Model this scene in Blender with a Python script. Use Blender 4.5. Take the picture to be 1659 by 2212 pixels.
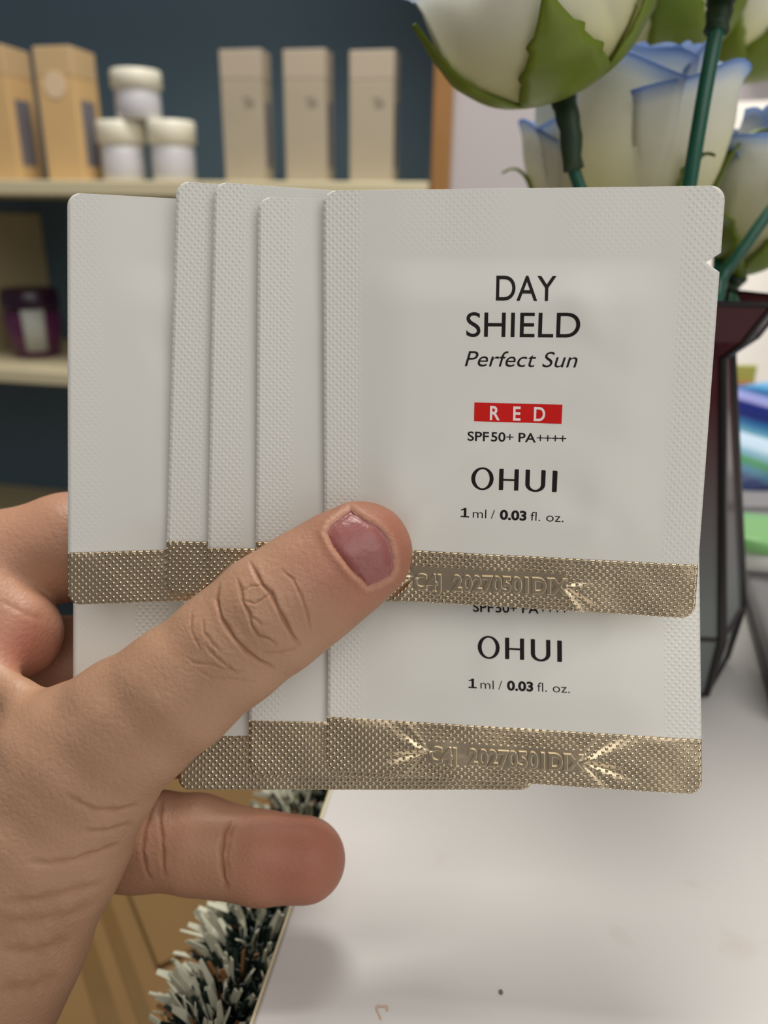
import bpy, bmesh, math, random
import numpy as np
from mathutils import Vector, Matrix
from mathutils.bvhtree import BVHTree

random.seed(7)
rng = np.random.default_rng(7)
scene = bpy.context.scene
for o in list(bpy.data.objects):
    bpy.data.objects.remove(o)
col = scene.collection

# ------------------------------------------------------------------ camera
FPX, CX, CY = 1661.0, 829.5, 1106.0
PITCH, ROLL = math.radians(21.0), math.radians(0.8)
CAM = Vector((0, 0, 0.92))
_R = Matrix.Rotation(math.pi / 2 - PITCH, 3, 'X') @ Matrix.Rotation(ROLL, 3, 'Z')
cam_d = bpy.data.cameras.new('camera')
cam = bpy.data.objects.new('camera', cam_d)
col.objects.link(cam)
cam.location = CAM
cam.rotation_euler = _R.to_euler()
cam_d.sensor_fit = 'VERTICAL'
cam_d.sensor_height = 36.0
cam_d.sensor_width = 27.0
cam_d.lens = FPX / 2212 * 36.0
cam_d.clip_start = 0.005
cam_d.clip_end = 50
cam_d.dof.use_dof = True
cam_d.dof.focus_distance = 0.147
cam_d.dof.aperture_fstop = cam_d.lens / 2.1
scene.camera = cam

scene.view_settings.view_transform = 'Standard'
scene.view_settings.look = 'None'
scene.view_settings.gamma = 1.0
scene.view_settings.exposure = 0.0
scene.view_settings.use_curve_mapping = False

# ------------------------------------------------------------------ light
world = bpy.data.worlds.new('room_ambient')
scene.world = world
world.use_nodes = True
world.node_tree.nodes['Background'].inputs[0].default_value = (0.80, 0.79, 0.80, 1)
world.node_tree.nodes['Background'].inputs[1].default_value = 0.2


def area(name, loc, target, size, size_y, power, color):
    l = bpy.data.lights.new(name, 'AREA')
    l.shape = 'RECTANGLE'
    l.size, l.size_y = size, size_y
    l.energy = power
    l.color = color
    o = bpy.data.objects.new(name, l)
    col.objects.link(o)
    o.location = loc
    o.rotation_euler = (Vector(target) - Vector(loc)).to_track_quat('-Z', 'Y').to_euler()
    return o


area('ceiling_light', (0.0, 0.55, 2.0), (0.0, 0.25, 0.8), 0.5, 0.5, 17, (1.0, 0.96, 0.90))
area('room_light', (0.45, -0.90, 1.95), (0.0, 0.15, 0.88), 1.8, 1.1, 12.3, (1.0, 0.965, 0.91))
area('window_light', (0.95, -1.15, 0.95), (0.0, 0.14, 0.88), 0.8, 0.7, 2.5, (1.0, 0.98, 0.96))


def at(px, py, d):
    """point seen at photo pixel (px,py), d metres along the view axis"""
    return CAM + _R @ Vector(((px - CX) / FPX * d, -(py - CY) / FPX * d, -d))


_RT = _R.transposed()


def proj(p):
    q = _RT @ (Vector(p) - CAM)
    return CX + q.x / -q.z * FPX, CY - q.y / -q.z * FPX, -q.z


def on_z(px, py, z):
    dr = _R @ Vector(((px - CX) / FPX, -(py - CY) / FPX, -1))
    return CAM + dr * ((z - CAM.z) / dr.z)


def on_plane(px, py, p0, n):
    dr = _R @ Vector(((px - CX) / FPX, -(py - CY) / FPX, -1))
    return CAM + dr * ((Vector(p0) - CAM).dot(n) / dr.dot(n))


# ------------------------------------------------------------------ helpers
def sst(a, b, x):
    t = np.clip((x - a) / (b - a), 0, 1)
    return t * t * (3 - 2 * t)


def srgb(r, g, b):
    f = lambda c: (c / 255 / 12.92) if c / 255 <= 0.04045 else ((c / 255 + 0.055) / 1.055) ** 2.4
    return (f(r), f(g), f(b), 1)


def new_mat(name):
    m = bpy.data.materials.new(name)
    m.use_nodes = True
    nt = m.node_tree
    return m, nt, nt.nodes['Principled BSDF']


def mat(name, color, rough=0.5, metal=0.0, noise=0.0, nscale=40, bump=0.0, bscale=300, **kw):
    m, nt, b = new_mat(name)
    b.inputs['Base Color'].default_value = color
    b.inputs['Roughness'].default_value = rough
    b.inputs['Metallic'].default_value = metal
    for k, v in kw.items():
        b.inputs[k].default_value = v
    if noise or bump:
        tc = nt.nodes.new('ShaderNodeTexCoord')
    if noise:
        n = nt.nodes.new('ShaderNodeTexNoise')
        n.inputs['Scale'].default_value = nscale
        n.inputs['Detail'].default_value = 5
        nt.links.new(tc.outputs['Object'], n.inputs['Vector'])
        mx = nt.nodes.new('ShaderNodeMix')
        mx.data_type = 'RGBA'
        mx.inputs[6].default_value = tuple(c * (1 - noise) for c in color[:3]) + (1,)
        mx.inputs[7].default_value = tuple(min(1, c * (1 + noise)) for c in color[:3]) + (1,)
        nt.links.new(n.outputs['Fac'], mx.inputs[0])
        nt.links.new(mx.outputs[2], b.inputs['Base Color'])
    if bump:
        n2 = nt.nodes.new('ShaderNodeTexNoise')
        n2.inputs['Scale'].default_value = bscale
        nt.links.new(tc.outputs['Object'], n2.inputs['Vector'])
        bp = nt.nodes.new('ShaderNodeBump')
        bp.inputs['Strength'].default_value = bump
        bp.inputs['Distance'].default_value = 0.001
        nt.links.new(n2.outputs['Fac'], bp.inputs['Height'])
        nt.links.new(bp.outputs['Normal'], b.inputs['Normal'])
    return m


def obj(name, verts, faces, m, parent=None, smooth=True):
    me = bpy.data.meshes.new(name)
    me.from_pydata([tuple(v) for v in verts], [], [tuple(f) for f in faces])
    me.update()
    if smooth:
        me.shade_smooth()
    if m:
        me.materials.append(m)
    o = bpy.data.objects.new(name, me)
    col.objects.link(o)
    if parent:
        o.parent = parent
        o.matrix_parent_inverse = parent.matrix_basis.inverted()
    return o


def bm_obj(name, bm, m, parent=None, smooth=False):
    me = bpy.data.meshes.new(name)
    bmesh.ops.recalc_face_normals(bm, faces=bm.faces)
    bm.to_mesh(me)
    bm.free()
    if smooth:
        me.shade_smooth()
    if m:
        me.materials.append(m)
    o = bpy.data.objects.new(name, me)
    col.objects.link(o)
    if parent:
        o.parent = parent
        o.matrix_parent_inverse = parent.matrix_basis.inverted()
    return o


def empty(name, loc):
    o = bpy.data.objects.new(name, None)
    o.empty_display_size = 0.01
    col.objects.link(o)
    o.location = loc
    return o


def tag(o, label, cat, group=None):
    o['label'] = label
    o['category'] = cat
    if group:
        o['group'] = group
    return o


def structure(o):
    o['kind'] = 'structure'
    return o


def add_box(bm, M, sx, sy, sz, bev=0.0, seg=2):
    """box spanning 0..sx,0..sy,0..sz in frame M"""
    r = bmesh.ops.create_cube(bm, size=1)
    vs = r['verts']
    for v in vs:
        v.co = Vector(((v.co.x + .5) * sx, (v.co.y + .5) * sy, (v.co.z + .5) * sz))
    if bev:
        es = list({e for v in vs for e in v.link_edges})
        r = bmesh.ops.bevel(bm, geom=es, offset=bev, segments=seg, affect='EDGES', profile=0.5)
        vs = list({v for f in r['faces'] for v in f.verts} | {v for v in vs if v.is_valid})
    for v in vs:
        v.co = M @ v.co


def box_obj(name, M, sx, sy, sz, m, parent=None, bev=0.0, seg=2):
    bm = bmesh.new()
    add_box(bm, M, sx, sy, sz, bev, seg)
    return bm_obj(name, bm, m, parent)


def tube_data(pts, radii, n=12, cap=True):
    pts = [Vector(p) for p in pts]
    V, F = [], []
    up = None
    for i, p in enumerate(pts):
        t = (pts[min(i + 1, len(pts) - 1)] - pts[max(i - 1, 0)]).normalized()
        if up is None:
            up = t.orthogonal().normalized()
        up = (up - t * up.dot(t)).normalized()
        s = t.cross(up)
        r = radii[i] if hasattr(radii, '__len__') else radii
        for k in range(n):
            a = 2 * math.pi * k / n
            V.append(p + (up * math.cos(a) + s * math.sin(a)) * r)
    for i in range(len(pts) - 1):
        for k in range(n):
            F.append((i * n + k, i * n + (k + 1) % n, (i + 1) * n + (k + 1) % n, (i + 1) * n + k))
    if cap:
        F.append(tuple(range(n))[::-1])
        F.append(tuple(range((len(pts) - 1) * n, len(pts) * n)))
    return V, F


def spline(pts, n):
    """Catmull-Rom through points"""
    pts = [Vector(p) for p in pts]
    P = [pts[0] * 2 - pts[1]] + pts + [pts[-1] * 2 - pts[-2]]
    out = []
    segs = len(pts) - 1
    for i in range(n):
        u = i / (n - 1) * segs
        k = min(int(u), segs - 1)
        t = u - k
        a, b, c, d = P[k:k + 4]
        out.append(0.5 * ((2 * b) + (c - a) * t + (2 * a - 5 * b + 4 * c - d) * t * t + (3 * b - a - 3 * c + d) * t ** 3))
    return out


def lathe_data(M, prof, n=24, closed=True):
    V, F = [], []
    for (r, z) in prof:
        for k in range(n):
            a = 2 * math.pi * k / n
            V.append(M @ Vector((r * math.cos(a), r * math.sin(a), z)))
    for i in range(len(prof) - 1):
        for k in range(n):
            F.append((i * n + k, i * n + (k + 1) % n, (i + 1) * n + (k + 1) % n, (i + 1) * n + k))
    if closed:
        F.append(tuple(range(n))[::-1])
        F.append(tuple(range((len(prof) - 1) * n, len(prof) * n)))
    return V, F


# ------------------------------------------------------------------ vase position fixes the table height
VASE_D = 0.30
vase_base = at(1394, 1420, VASE_D)
TZ = vase_base.z

# ------------------------------------------------------------------ structure: floor, wall, bookcase niche
YAW = math.radians(12)
ex = Vector((math.cos(YAW), -math.sin(YAW), 0))        # along the bookcase front, to the right
ey = Vector((math.sin(YAW), math.cos(YAW), 0))         # into the bookcase
ez = Vector((0, 0, 1))
BC0 = at(940, 300, 0.80)                               # front plane, inner face of the right post


def bc(x, y, z):
    """bookcase frame: x right of the post, y behind the front, z absolute"""
    return Vector((BC0.x, BC0.y, 0)) + ex * x + ey * y + ez * z


def bc_at(px, py, depth=0.0):
    p = on_plane(px, py, bc(0, depth, 0), ey)
    q = p - bc(0, 0, 0)
    return q.dot(ex), q.z


def frame(x, y, z, rot=0.0):
    M = Matrix.Identity(4)
    c, s = math.cos(rot), math.sin(rot)
    a, b = ex * c + ey * s, ey * c - ex * s
    for i in range(3):
        M[i][0], M[i][1], M[i][2] = a[i], b[i], ez[i]
    M.translation = bc(x, y, z)
    return M


m_floor = mat('floor_vinyl', srgb(120, 95, 70), 0.5, noise=0.2, nscale=8)
m_wall = mat('wall_paint', srgb(190, 183, 184), 0.85, noise=0.03, nscale=5, bump=0.1)
m_navy = mat('navy_panel', srgb(82, 104, 120), 0.55, noise=0.12, nscale=6)
m_cream = mat('cream_board', srgb(214, 203, 168), 0.45, noise=0.05, nscale=12)
m_olive = mat('olive_board', srgb(196, 180, 142), 0.5, noise=0.08, nscale=12)
m_wood = mat('brown_wood_edge', srgb(156, 112, 62), 0.5, noise=0.2, nscale=18)

structure(box_obj('floor', Matrix.Translation((-2.2, -1.0, -0.05)), 4.4, 3.0, 0.05, m_floor))
structure(box_obj('wall_left', frame(-2.6, 0.006, 0), 1.179, 0.10, 2.4, m_wall))
structure(box_obj('wall_back', frame(0.0165, 0.006, 0), 2.0, 0.10, 2.4, m_wall))

bcase = tag(empty('bookcase', bc(-0.6, 0, 0)), 'navy-backed bookcase with cream shelves and a brown wooden edge post', 'bookcase')
SD = 0.26
zs_up = bc_at(800, 392)[1]
zs_mid = bc_at(60, 800)[1]
zs_low = bc_at(0, 1045, SD)[1]
box_obj('back_panel', frame(-1.4, SD, 0), 1.42, 0.015, 2.2, m_navy, bcase)
box_obj('side_panel', frame(-0.002, 0.0165, 0), 0.018, SD, 2.2, m_navy, bcase)
box_obj('side_panel', frame(-1.42, 0.0165, 0), 0.018, SD, 2.2, m_navy, bcase)
box_obj('edge_post', frame(-1.4205, -0.004, 0), 0.020, 0.02, 2.2, m_wood, bcase, 0.002)
box_obj('edge_post', frame(-0.003, -0.004, 0), 0.020, 0.02, 2.2, m_wood, bcase, 0.002)
box_obj('shelf', frame(-1.4, 0, zs_up - 0.017), 1.395, SD, 0.017, m_cream, bcase, 0.002)
box_obj('shelf', frame(-1.4, 0, zs_mid - 0.018), 1.395, SD, 0.018, m_cream, bcase, 0.002)
box_obj('shelf', frame(-1.4, -0.02, zs_low - 0.02), 1.395, SD + 0.02, 0.02, m_olive, bcase, 0.002)
box_obj('top_board', frame(-1.4, 0, 1.42), 1.395, SD, 0.02, m_navy, bcase, 0.002)
xd = bc_at(-30, 700, 0.10)[0]
box_obj('divider', frame(xd - 0.03, 0.10, zs_mid), 0.03, SD - 0.10, 0.19, m_olive, bcase, 0.002)

# ------------------------------------------------------------------ shelf goods
m_beige = mat('beige_carton', srgb(214, 178, 124), 0.55, noise=0.05)
m_beige_d = mat('beige_carton_cap', srgb(206, 176, 132), 0.55)
m_seal = mat('round_seal', srgb(226, 200, 164), 0.5)
m_grey = mat('grey_carton', srgb(176, 164, 142), 0.55, noise=0.04)
m_grey2 = mat('grey_carton_panel', srgb(184, 170, 150), 0.5)
m_mark = mat('grey_print', srgb(140, 130, 116), 0.6)
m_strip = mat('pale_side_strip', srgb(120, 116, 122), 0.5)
m_jar = mat('white_jar', srgb(222, 220, 220), 0.35)
m_lid = mat('cream_lid', srgb(240, 235, 216), 0.35)
m_lab = mat('jar_label', srgb(196, 194, 200), 0.5)
m_purple = mat('purple_plastic', srgb(86, 34, 74), 0.25)
m_purple_d = mat('dark_purple_lid', srgb(44, 16, 40), 0.25)
m_plabel = mat('pale_label', srgb(176, 178, 170), 0.5)


def carton(px0, px1, ptop, body, cap, label, name, group, depth=0.03, rot=0.0, sd=0.052, seal=False):
    x0, _ = bc_at(px0, 380, depth)
    x1, _ = bc_at(px1, 380, depth)
    _, zt = bc_at((px0 + px1) / 2, ptop, depth)
    M = frame(x0, depth, zs_up + 0.0003, rot)
    w, h = x1 - x0, zt - zs_up
    t = tag(empty(name, M.translation), label, 'box', group)
    b = box_obj('carton_body', M, w, sd, h * 0.78, body, t, 0.0012)
    box_obj('carton_cap', M @ Matrix.Translation((0, 0, h * 0.78)), w, sd, h * 0.22, cap, t, 0.0012)
    if seal:
        V, F = lathe_data(M @ Matrix.Translation((w * .5, -0.0002, h * .72)) @ Matrix.Rotation(math.pi / 2, 4, 'X'),
                          [(w * .30, -0.0004), (w * .30, 0.0006)], 24)
        obj('round_seal', V, F, m_seal, t, False)
    else:
        for k, (dx, dz) in enumerate(((.52, .63), (.60, .60), (.56, .575))):
            box_obj('printed_mark', M @ Matrix.Translation((w * dx, -0.0003, h * dz)), w * .2, 0.0005, h * .018, m_mark, t)
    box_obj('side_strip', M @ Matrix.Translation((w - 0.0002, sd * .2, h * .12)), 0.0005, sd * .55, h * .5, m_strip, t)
    return t


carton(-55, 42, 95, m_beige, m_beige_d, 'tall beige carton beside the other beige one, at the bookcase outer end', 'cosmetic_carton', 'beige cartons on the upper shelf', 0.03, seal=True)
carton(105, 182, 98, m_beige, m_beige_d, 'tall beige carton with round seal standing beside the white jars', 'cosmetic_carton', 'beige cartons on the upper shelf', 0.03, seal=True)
carton(487, 574, 106, m_grey, m_grey2, 'tall greige carton standing next to the white jars', 'cosmetic_carton', 'greige cartons on the upper shelf', 0.03, sd=0.03)
carton(618, 706, 106, m_grey, m_grey2, 'tall greige carton, middle one of three alike', 'cosmetic_carton', 'greige cartons on the upper shelf', 0.03, sd=0.03)
carton(755, 848, 108, m_grey, m_grey2, 'tall greige carton next to the brown wooden post', 'cosmetic_carton', 'greige cartons on the upper shelf', 0.03, sd=0.03)


def jar(cpx, px_half, z0, ztop, label, depth=0.06):
    x, _ = bc_at(cpx, 370, depth)
    x1, _ = bc_at(cpx + px_half, 370, depth)
    r = x1 - x
    h = ztop - z0
    M = frame(x, depth, z0)
    t = tag(empty('cream_jar', M.translation), label, 'jar', 'white jars on the upper shelf')
    V, F = lathe_data(M, [(r * .80, 0.0005), (r * .88, 0.002), (r * .88, h * .60), (r * .84, h * .62)], 32)
    b = obj('jar_body', V, F, m_jar, t)
    V, F = lathe_data(M, [(r * .885, h * .10), (r * .895, h * .11), (r * .895, h * .50), (r * .885, h * .51)], 32, False)
    obj('label_band', V, F, m_lab, b)
    V, F = lathe_data(M, [(r * .93, h * .63), (r, h * .65), (r, h * .93), (r * .95, h * .99), (r * .6, h)], 32)
    obj('jar_lid', V, F, m_lid, t)


zj = bc_at(270, 262, 0.06)[1]
zj2 = bc_at(310, 152, 0.06)[1]
jar(270, 47, zs_up, zj, 'white lidded jar in bottom row, next to the beige carton')
jar(377, 47, zs_up, zj, 'white lidded jar in bottom row, next to the greige carton')
jar(312, 48, zj + 0.0003, zj2, 'white lidded jar stacked on top of two others')

px0, _ = bc_at(72, 700, 0.10)
px1, _ = bc_at(124, 700, 0.10)
r = px1 - px0
M = frame(px0, 0.10, zs_mid)
_, zt = bc_at(72, 622, 0.10)
h = zt - zs_mid
pj = tag(empty('purple_jar', M.translation), 'dark purple jar with pale label on the lower cream shelf', 'jar')
V, F = lathe_data(M, [(r * .7, 0.0005), (r * .8, 0.003), (r * .95, h * .35), (r * .98, h * .62), (r * .93, h * .68)], 32)
obj('jar_body', V, F, m_purple, pj)
V, F = lathe_data(M, [(r * .97, h * .69), (r, h * .72), (r, h * .95), (r * .9, h)], 32)
obj('jar_lid', V, F, m_purple_d, pj)
V, F = [], []
for i in range(9):
    a = -math.pi / 2 + 0.25 + 0.8 * i / 8
    for zz in (0.12, .72):
        rr = r * (1.02 if zz > .5 else .93)
        V.append(M @ Vector((rr * math.cos(a), rr * math.sin(a), h * zz)))
for i in range(8):
    F.append((2 * i, 2 * i + 2, 2 * i + 3, 2 * i + 1))
o = obj('paper_label', V, F, m_plabel, pj)
o.modifiers.new('thick', 'SOLIDIFY').thickness = 0.0006

# ------------------------------------------------------------------ table
def table_material():
    m, nt, b = new_mat('white_laminate')
    b.inputs['Roughness'].default_value = 0.38
    tc = nt.nodes.new('ShaderNodeTexCoord')
    n = nt.nodes.new('ShaderNodeTexNoise')
    n.inputs['Scale'].default_value = 9
    n.inputs['Detail'].default_value = 3
    nt.links.new(tc.outputs['Object'], n.inputs['Vector'])
    n2 = nt.nodes.new('ShaderNodeTexNoise')           # sparse stains
    n2.inputs['Scale'].default_value = 55
    n2.inputs['Detail'].default_value = 2
    nt.links.new(tc.outputs['Object'], n2.inputs['Vector'])
    rp = nt.nodes.new('ShaderNodeValToRGB')
    rp.color_ramp.elements[0].position = 0.68
    rp.color_ramp.elements[0].color = (0, 0, 0, 1)
    rp.color_ramp.elements[1].position = 0.80
    rp.color_ramp.elements[1].color = (0.35, 0.35, 0.35, 1)
    nt.links.new(n2.outputs['Fac'], rp.inputs[0])
    mx = nt.nodes.new('ShaderNodeMix'); mx.data_type = 'RGBA'
    mx.inputs[6].default_value = srgb(207, 204, 200)
    mx.inputs[7].default_value = srgb(214, 211, 207)
    nt.links.new(n.outputs['Fac'], mx.inputs[0])
    mx2 = nt.nodes.new('ShaderNodeMix'); mx2.data_type = 'RGBA'
    mx2.inputs[7].default_value = srgb(196, 176, 160)
    nt.links.new(rp.outputs[0], mx2.inputs[0])
    nt.links.new(mx.outputs[2], mx2.inputs[6])
    nt.links.new(mx2.outputs[2], b.inputs['Base Color'])
    return m


m_table = table_material()
m_band = mat('edge_band', srgb(216, 206, 172), 0.5)
m_leg = mat('table_leg_metal', srgb(190, 190, 190), 0.35, 0.6)
e0, e1 = on_z(545, 2212, TZ), on_z(711, 1718, TZ)
ed = (e1 - e0).normalized()
er = Vector((ed.y, -ed.x, 0))
T0 = e0 - ed * 0.25
MT = Matrix.Identity(4)
for i in range(3):
    MT[i][0], MT[i][1], MT[i][2] = er[i], ed[i], ez[i]
MT.translation = Vector((T0.x, T0.y, TZ - 0.018))
table = tag(empty('table', (T0.x, T0.y, 0)), 'white laminate table with cream edging under the glass vase', 'table')
box_obj('table_top', MT, 0.75, 0.98, 0.018, m_table, table, 0.0008)
box_obj('edge_band', MT @ Matrix.Translation((-0.0009, 0, 0.0006)), 0.0009, 0.98, 0.0168, m_band, table, 0.0003)
for (lx, ly) in ((0.10, 0.05), (0.66, 0.05), (0.10, 0.90), (0.66, 0.90)):
    V, F = lathe_data(Matrix.Translation(MT @ Vector((lx, ly, 0)) - ez * (TZ - 0.018)), [(0.016, 0.0), (0.016, 0.01), (0.013, 0.012), (0.015, TZ - 0.018)], 16)
    obj('leg', V, F, m_leg, table)
m_speck = mat('dark_crumb', srgb(120, 116, 104), 0.8)
m_brownmark = mat('brown_stain', srgb(206, 178, 158), 0.7)
for (px, py, rr, mm, lb) in ((1082, 2145, 0.0005, m_speck, 'tiny dark crumb on the white table'),):
    p = on_z(px, py, TZ)
    V, F = lathe_data(Matrix.Translation(p), [(rr * .8, 0.0), (rr, 0.0003), (rr * .7, 0.0007), (rr * .1, 0.0009)], 10)
    tag(obj('crumb', V, F, mm), lb, 'crumb')
p = on_z(825, 2185, TZ)
V, F = [], []
for k in range(14):
    a = 2 * math.pi * k / 14 * 0.8
    for q in (0.6, 1.0):
        rr = 0.0013 * q * (1 + .25 * math.sin(3 * a))
        V.append(p + Vector((rr * math.cos(a), rr * 1.3 * math.sin(a), 0.00012)))
for k in range(13):
    F.append((2 * k, 2 * k + 1, 2 * k + 3, 2 * k + 2))
so = obj('brown_stain', V, F, m_brownmark, table)

# ------------------------------------------------------------------ cardboard box and garland
def cardboard_mat():
    m, nt, b = new_mat('cardboard')
    b.inputs['Roughness'].default_value = 0.8
    tc = nt.nodes.new('ShaderNodeTexCoord')
    n = nt.nodes.new('ShaderNodeTexNoise')
    n.inputs['Scale'].default_value = 14
    n.inputs['Detail'].default_value = 6
    nt.links.new(tc.outputs['Object'], n.inputs['Vector'])
    mx = nt.nodes.new('ShaderNodeMix'); mx.data_type = 'RGBA'
    mx.inputs[6].default_value = srgb(112, 84, 43)
    mx.inputs[7].default_value = srgb(126, 96, 52)
    nt.links.new(n.outputs['Fac'], mx.inputs[0])
    nt.links.new(mx.outputs[2], b.inputs['Base Color'])
    return m


m_card = cardboard_mat()
m_tape = mat('packing_tape', srgb(108, 82, 43), 0.3, noise=0.15, nscale=60)
BZ = TZ - 0.17
b0 = on_z(430, 2105, BZ)
ca = (on_z(300, 2212, BZ) - on_z(205, 1940, BZ)).normalized()     # direction of the tape
cb = Vector((-ca.y, ca.x, 0))
if cb.x < 0:
    cb = -cb
MB_ = Matrix.Identity(4)
for i in range(3):
    MB_[i][0], MB_[i][1], MB_[i][2] = cb[i], -ca[i], ez[i]
bo = on_z(270, 2080, BZ)
MB_.translation = Vector((bo.x, bo.y, BZ))
cbox = tag(empty('cardboard_box', (bo.x, bo.y, 0)), 'brown cardboard box closed with packing tape beside the white table', 'box')
box_obj('box_body', MB_ @ Matrix.Translation((-0.20, -0.26, -BZ + 0.002)), 0.40, 0.62, BZ - 0.006, m_card, cbox, 0.002)
box_obj('flap', MB_ @ Matrix.Translation((-0.20, -0.26, -0.004)), 0.199, 0.62, 0.004, m_card, cbox, 0.001)
box_obj('flap', MB_ @ Matrix.Translation((0.001, -0.26, -0.004)), 0.199, 0.62, 0.004, m_card, cbox, 0.001)
box_obj('flap', MB_ @ Matrix.Translation((0.012, -0.012, 0.0002)), 0.185, 0.36, 0.003, m_card, cbox, 0.001)
box_obj('tape', MB_ @ Matrix.Translation((-0.018, -0.262, 0.0002)), 0.0085, 0.60, 0.0004, m_tape, cbox)
box_obj('tape', MB_ @ Matrix.Translation((-0.003, -0.262, 0.0002)), 0.006, 0.60, 0.0004, m_tape, cbox)

m_pine = mat('dark_pine_foil', srgb(26, 44, 38), 0.5, noise=0.4, nscale=200)
m_frost = mat('frosted_tip', srgb(206, 206, 184), 0.6, noise=0.12, nscale=200)
m_wire = mat('garland_wire', srgb(70, 58, 40), 0.4, 0.6)
m_amber = mat('amber_fleck', srgb(150, 104, 60), 0.5)
gz = TZ - 0.045
gp = [on_z(725, 1600, gz), on_z(690, 1740, gz), on_z(640, 1880, gz), on_z(580, 2040, gz), on_z(510, 2200, gz), on_z(440, 2380, gz)]
gpts = spline(gp, 60)
garland = tag(empty('tinsel_garland', gpts[30] - ez * 0.03), 'dark green tinsel garland with frosted white tips along the table edge', 'garland')
V, F = tube_data(gpts, 0.0012, 8)
obj('wire_core', V, F, m_wire, garland)


def needle_mesh(name, m, count, r0, r1, w0, seed, sel=None):
    rg = np.random.default_rng(seed)
    V, F = [], []
    for i in range(count):
        u = rg.random() * (len(gpts) - 2)
        k = int(u)
        c = gpts[k].lerp(gpts[k + 1], u - k)
        t = (gpts[k + 1] - gpts[k]).normalized()
        a = rg.random() * 2 * math.pi
        s = t.cross(ez).normalized()
        n = s.cross(t)
        dr = (s * math.cos(a) + n * math.sin(a) + t * rg.normal(0, .25) + Vector(rg.normal(0, .12, 3))).normalized()
        sd = dr.cross(Vector(rg.normal(0, 1, 3))).normalized()
        ra, rb = r0 * (0.85 + .3 * rg.random()), r1 * (0.75 + .35 * rg.random())
        if er.dot(dr) > 0.55:
            rb = min(rb, 0.016); ra = min(ra, 0.010)
        w = w0 * (.7 + .6 * rg.random())
        b = len(V)
        mid = c + dr * (ra + rb) * .5 + sd.cross(dr) * 0.0008
        th = dr.cross(sd) * 0.00015
        for q, ww in ((c + dr * ra, w * .8), (mid, w), (c + dr * rb, w * .55)):
            V += [q - sd * ww + th, q + sd * ww + th, q + sd * ww - th, q - sd * ww - th]
        for j in (0, 4):
            for e in range(4):
                F.append((b + j + e, b + j + (e + 1) % 4, b + j + 4 + (e + 1) % 4, b + j + 4 + e))
        F.append((b + 3, b + 2, b + 1, b)); F.append((b + 8, b + 9, b + 10, b + 11))
    o = obj(name, V, F, m, garland, False)
    o['kind'] = 'stuff'
    return o


needle_mesh('green_strips', m_pine, 3200, 0.001, 0.018, 0.0010, 1)
needle_mesh('frosted_strips', m_frost, 800, 0.012, 0.0235, 0.00115, 2)
needle_mesh('amber_strips', m_amber, 140, 0.010, 0.020, 0.0010, 3)

# ------------------------------------------------------------------ vase
def vase_mat(name, c_low, c_high, trans):
    m, nt, b = new_mat(name)
    b.inputs['Roughness'].default_value = 0.12
    b.inputs['Transmission Weight'].default_value = trans
    b.inputs['IOR'].default_value = 1.3
    tc = nt.nodes.new('ShaderNodeTexCoord')
    sp = nt.nodes.new('ShaderNodeSeparateXYZ')
    nt.links.new(tc.outputs['Object'], sp.inputs[0])
    mr = nt.nodes.new('ShaderNodeMapRange')
    mr.inputs['From Min'].default_value = TZ + 0.035
    mr.inputs['From Max'].default_value = TZ + 0.105
    nt.links.new(sp.outputs['Z'], mr.inputs['Value'])
    mx = nt.nodes.new('ShaderNodeMix'); mx.data_type = 'RGBA'
    mx.inputs[6].default_value = c_low
    mx.inputs[7].default_value = c_high
    nt.links.new(mr.outputs[0], mx.inputs[0])
    nt.links.new(mx.outputs[2], b.inputs['Base Color'])
    return m


m_vase = vase_mat('smoky_plum_glass', srgb(128, 134, 132), srgb(84, 40, 46), 0.30)
m_vedge = mat('dark_glass_edge', srgb(24, 18, 20), 0.25)
PXM = FPX / VASE_D


def vz(py):        # height of the vase axis point seen at image row py
    best = None
    lo, hi = 0.0, 0.3
    for _ in range(40):
        mid = (lo + hi) / 2
        if proj(vase_base + ez * mid)[1] > py:
            lo = mid
        else:
            hi = mid
    return lo


vase = tag(empty('glass_vase', vase_base), 'faceted smoky plum glass vase with flared top holding the white roses', 'vase')
rings = [(169, 1421), (185, 1296), (82, 762), (129, 722), (156, 680), (184, 640)]
N8 = 6
off = math.radians(-5)
prof = [(r_ / FPX * proj(vase_base + ez * vz(y_))[2], vz(y_)) for r_, y_ in rings]
V, F = [], []
outer = [(prof[0][0] * .96, 0.0006)] + [(r_, max(z_, 0.002)) for r_, z_ in prof]
inner = [(r_ - 0.0022, z_) for r_, z_ in prof[::-1][:-1]] + [(prof[0][0] - .003, 0.006)]
allp = outer + inner
for (r_, z_) in allp:
    for k in range(N8):
        a = off + 2 * math.pi * k / N8
        V.append(vase_base + Vector((r_ * math.cos(a), r_ * math.sin(a), z_)))
for i in range(len(allp) - 1):
    for k in range(N8):
        F.append((i * N8 + k, i * N8 + (k + 1) % N8, (i + 1) * N8 + (k + 1) % N8, (i + 1) * N8 + k))
F.append(tuple(range(N8))[::-1])
F.append(tuple(range((len(allp) - 1) * N8, len(allp) * N8)))
obj('vase_wall', V, F, m_vase, vase, False)
for k in range(N8):
    a = off + 2 * math.pi * k / N8
    pts = [vase_base + Vector((r_ * math.cos(a), r_ * math.sin(a), z_)) for r_, z_ in outer[1:]]
    Vt, Ft = tube_data(pts, [0.0012, 0.0017, 0.0014, 0.0012, 0.0010, 0.0009], 6)
    obj('facet_edge', Vt, Ft, m_vedge, vase, False)
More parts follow.
